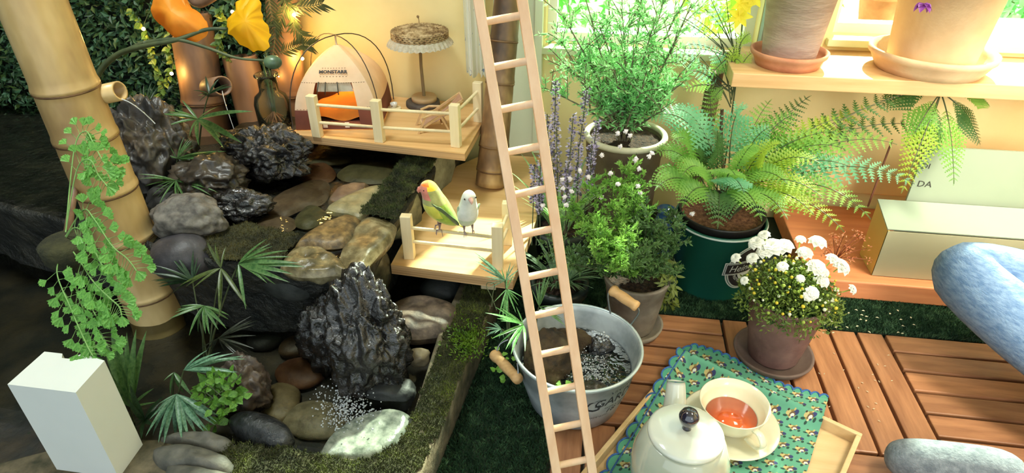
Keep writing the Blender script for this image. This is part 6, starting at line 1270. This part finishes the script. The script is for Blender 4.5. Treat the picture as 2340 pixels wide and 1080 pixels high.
# spout: wide, flat-cut, pointing away up-left
tipc = Z(1538, 880, .118); sdir = V((tipc.x-TPc.x, tipc.y-TPc.y, 0)).normalized(); b0 = TPc+sdir*.055+V((0, 0, .055)); m = MB()
P_ = sm_([b0, TPc+sdir*.078+V((0, 0, .075)), TPc+sdir*.090+V((0, 0, .100)), TPc+sdir*.108+V((0, 0, .127))], 5); k = len(P_); tube(m, P_, [.024-.0105*i/(k-1) for i in range(k)], 20); part(tea, 'spout', m, PRL)
m = MB(); hd2 = -sdir; tube(m, sm_([TPc+hd2*.062+V((0, 0, .10)), TPc+hd2*.095+V((0, 0, .105)), TPc+hd2*.105+V((0, 0, .07)), TPc+hd2*.068+V((0, 0, .035))], 6), .006, 12); part(tea, 'teapot_handle', m, PRL)

# ================================================================ PERSON seated cross-legged at the right
def skin(name, verts, edges, rads, mat, parent, sub=2, label=None):
    me = bpy.data.meshes.new(name); b, rz = BASE[parent.name]; me.from_pydata([tuple(V(p)-b) for p in verts], edges, []); me.materials.append(mat)
    o = bpy.data.objects.new(name, me); COL.objects.link(o); o.parent = parent; s = o.modifiers.new('skin', 'SKIN'); s.use_smooth_shade = True
    for i, r in enumerate(rads): me.skin_vertices[0].data[i].radius = (r, r) if isinstance(r, (int, float)) else r
    me.skin_vertices[0].data[0].use_root = True
    u = o.modifiers.new('sub', 'SUBSURF'); u.levels = sub; u.render_levels = sub; BASE[o.name] = (b, rz)
    if label: o['label'] = label
    return o
pel = V((1.17, .78, .105)); per = thing('person', 'person in blue jeans and grey socks sitting cross-legged at the right edge', 'person', (1.17, .78, 0))
SKN = M('skin', (206, 158, 132), (218, 172, 146), scale=20, rough=.55, sub=.1); JEAN = M('blue_denim', (96, 128, 168), (136, 164, 196), scale=60, rough=.85, bump=.3, bscale=200, vec=(1, 1, 3)); SOCK = M('grey_blue_sock', (96, 104, 112), (126, 134, 140), scale=90, rough=.95, bump=.4, bscale=200); SHIRT = M('white_shirt', (214, 212, 204), (226, 224, 216), scale=10, rough=.85)
kn1 = D(2150, 596, 1.17); an1 = V((.93, .70, .06)); kn2 = V((.86, .42, .14)); an2 = V((.66, .70, .060)); toe = Z(1996, 1036, .035)
def body_skin():
    hip1 = pel+V((-.02, .09, .01)); hip2 = pel+V((-.02, -.09, .01))
    vs = [pel, pel+V((0, 0, .14)), pel+V((-.03, 0, .28)), pel+V((-.05, 0, .40)), pel+V((-.07, 0, .47)), pel+V((-.09, 0, .56)), pel+V((-.10, 0, .64)),
          pel+V((-.05, .17, .40)), pel+V((-.14, .22, .20)), pel+V((-.34, .13, .10)), pel+V((-.05, -.17, .40)), pel+V((-.20, -.20, .18)), V((.80, .66, .135)),
          hip1, kn1, an1, hip2, kn2, an2]
    ed = [(0, 1), (1, 2), (2, 3), (3, 4), (4, 5), (5, 6), (3, 7), (7, 8), (8, 9), (3, 10), (10, 11), (11, 12), (0, 13), (13, 14), (14, 15), (0, 16), (16, 17), (17, 18)]
    rd = [.11, .105, .12, .09, .045, .078, .07, .05, .038, .028, .05, .038, .026, .085, .055, .035, .085, .055, .035]; return vs, ed, rd
v_, e_, r_ = body_skin(); skin('body', v_, e_, [q*.9 for q in r_], SKN, per)
skin('jeans', [pel+V((0, 0, .06)), pel+V((-.02, .09, .01)), kn1, kn1.lerp(an1, .9), pel+V((-.02, -.09, .01)), kn2, kn2.lerp(an2, .85), pel+V((0, 0, .13))], [(0, 1), (1, 2), (2, 3), (0, 4), (4, 5), (5, 6), (0, 7)], [.125, .1, .074, .05, .1, .08, .05, .115], JEAN, per)
skin('shirt', [pel+V((0, 0, .12)), pel+V((-.03, 0, .28)), pel+V((-.05, 0, .41)), pel+V((-.05, .17, .40)), pel+V((-.14, .22, .20)), pel+V((-.05, -.17, .40)), pel+V((-.20, -.20, .18))], [(0, 1), (1, 2), (2, 3), (3, 4), (2, 5), (5, 6)], [.125, .135, .09, .065, .052, .065, .052], SHIRT, per)
skin('sock', [an2, an2.lerp(toe, .35)+V((0, 0, .004)), an2.lerp(toe, .75), toe+V((0.012, 0, 0))], [(0, 1), (1, 2), (2, 3)], [.042, (.036, .04), (.036, .036), (.020, .026)], SOCK, per)
skin('sock', [an1, an1+V((.10, -.03, -.02)), an1+V((.18, -.05, -.02))], [(0, 1), (1, 2)], [.04, .036, .028], SOCK, per)
hc = pel+V((-.10, 0, .61)); m = MB(); ball(m, hc+V((.012, 0, .02)), (.092, .084, .10), 3); part(per, 'hair', m, M('dark_hair', (36, 26, 22), (54, 40, 34), scale=60, vec=(1, 1, .2)))
for s in (-1, 1): m = MB(); ball(m, hc+V((-.078, s*.03, .0)), .011, 2); part(per, 'eye', m, M('eye_white_%d' % (s+1), (230, 228, 222))); m = MB(); ball(m, hc+V((0, s*.076, -.005)), (.012, .008, .022), 2); part(per, 'ear', m, SKN)
m = MB(); ball(m, hc+V((-.086, 0, -.015)), (.014, .01, .016), 2); part(per, 'nose', m, SKN); m = MB(); ball(m, hc+V((-.076, 0, -.046)), (.008, .022, .005), 2); part(per, 'mouth', m, M('lips', (170, 96, 88)))
# the near hand with five fingers resting over the sock
wr = V((.80, .66, .135)); fdir = (Z(2112, 1052, .10)-wr).normalized(); sx_ = fdir.cross(V((0, 0, 1))).normalized()
vs = [wr, wr+fdir*.05]; ed = [(0, 1)]; rd = [.024, (.036, .016)]
for k, (o_, ln) in enumerate(((-.030, .075), (-.010, .085), (.010, .082), (.030, .066))):
    b = len(vs); p = wr+fdir*.085+sx_*o_; vs += [p, p+fdir*ln*.45+V((0, 0, -.006)), p+fdir*ln*.85+V((0, 0, -.024))]; ed += [(1, b), (b, b+1), (b+1, b+2)]; rd += [.010, .0088, .0075]
b = len(vs); p = wr+fdir*.035+sx_*.035; vs += [p, p+fdir*.03+sx_*.022+V((0, 0, -.008)), p+fdir*.055+sx_*.028+V((0, 0, -.016))]; ed += [(0, b), (b, b+1), (b+1, b+2)]; rd += [.013, .011, .009]
skin('hand', vs, ed, rd, SKN, per)
# repeats share a group phrase
GR = {'rock': 'rocks in the pond and the tub', 'flat_stone': 'flat stones of the pond', 'pebble': 'pebbles of the upper basin', 'fairy_light': 'warm fairy lights', 'bamboo_pole': 'bamboo poles along the pond', 'bamboo_spout': 'bamboo water spouts', 'lovebird': 'lovebirds on the perch', 'large_clay_pot': 'large clay pots on the shelf', 'small_pot': 'dark planters by the ladder', 'garden_bush': 'bushes outside the windows', 'water_thread': 'threads of falling water'}
for o in scene.objects:
    k = o.name.split('.')[0]
    if o.parent is None and k in GR and 'category' in o: o['group'] = GR[k]
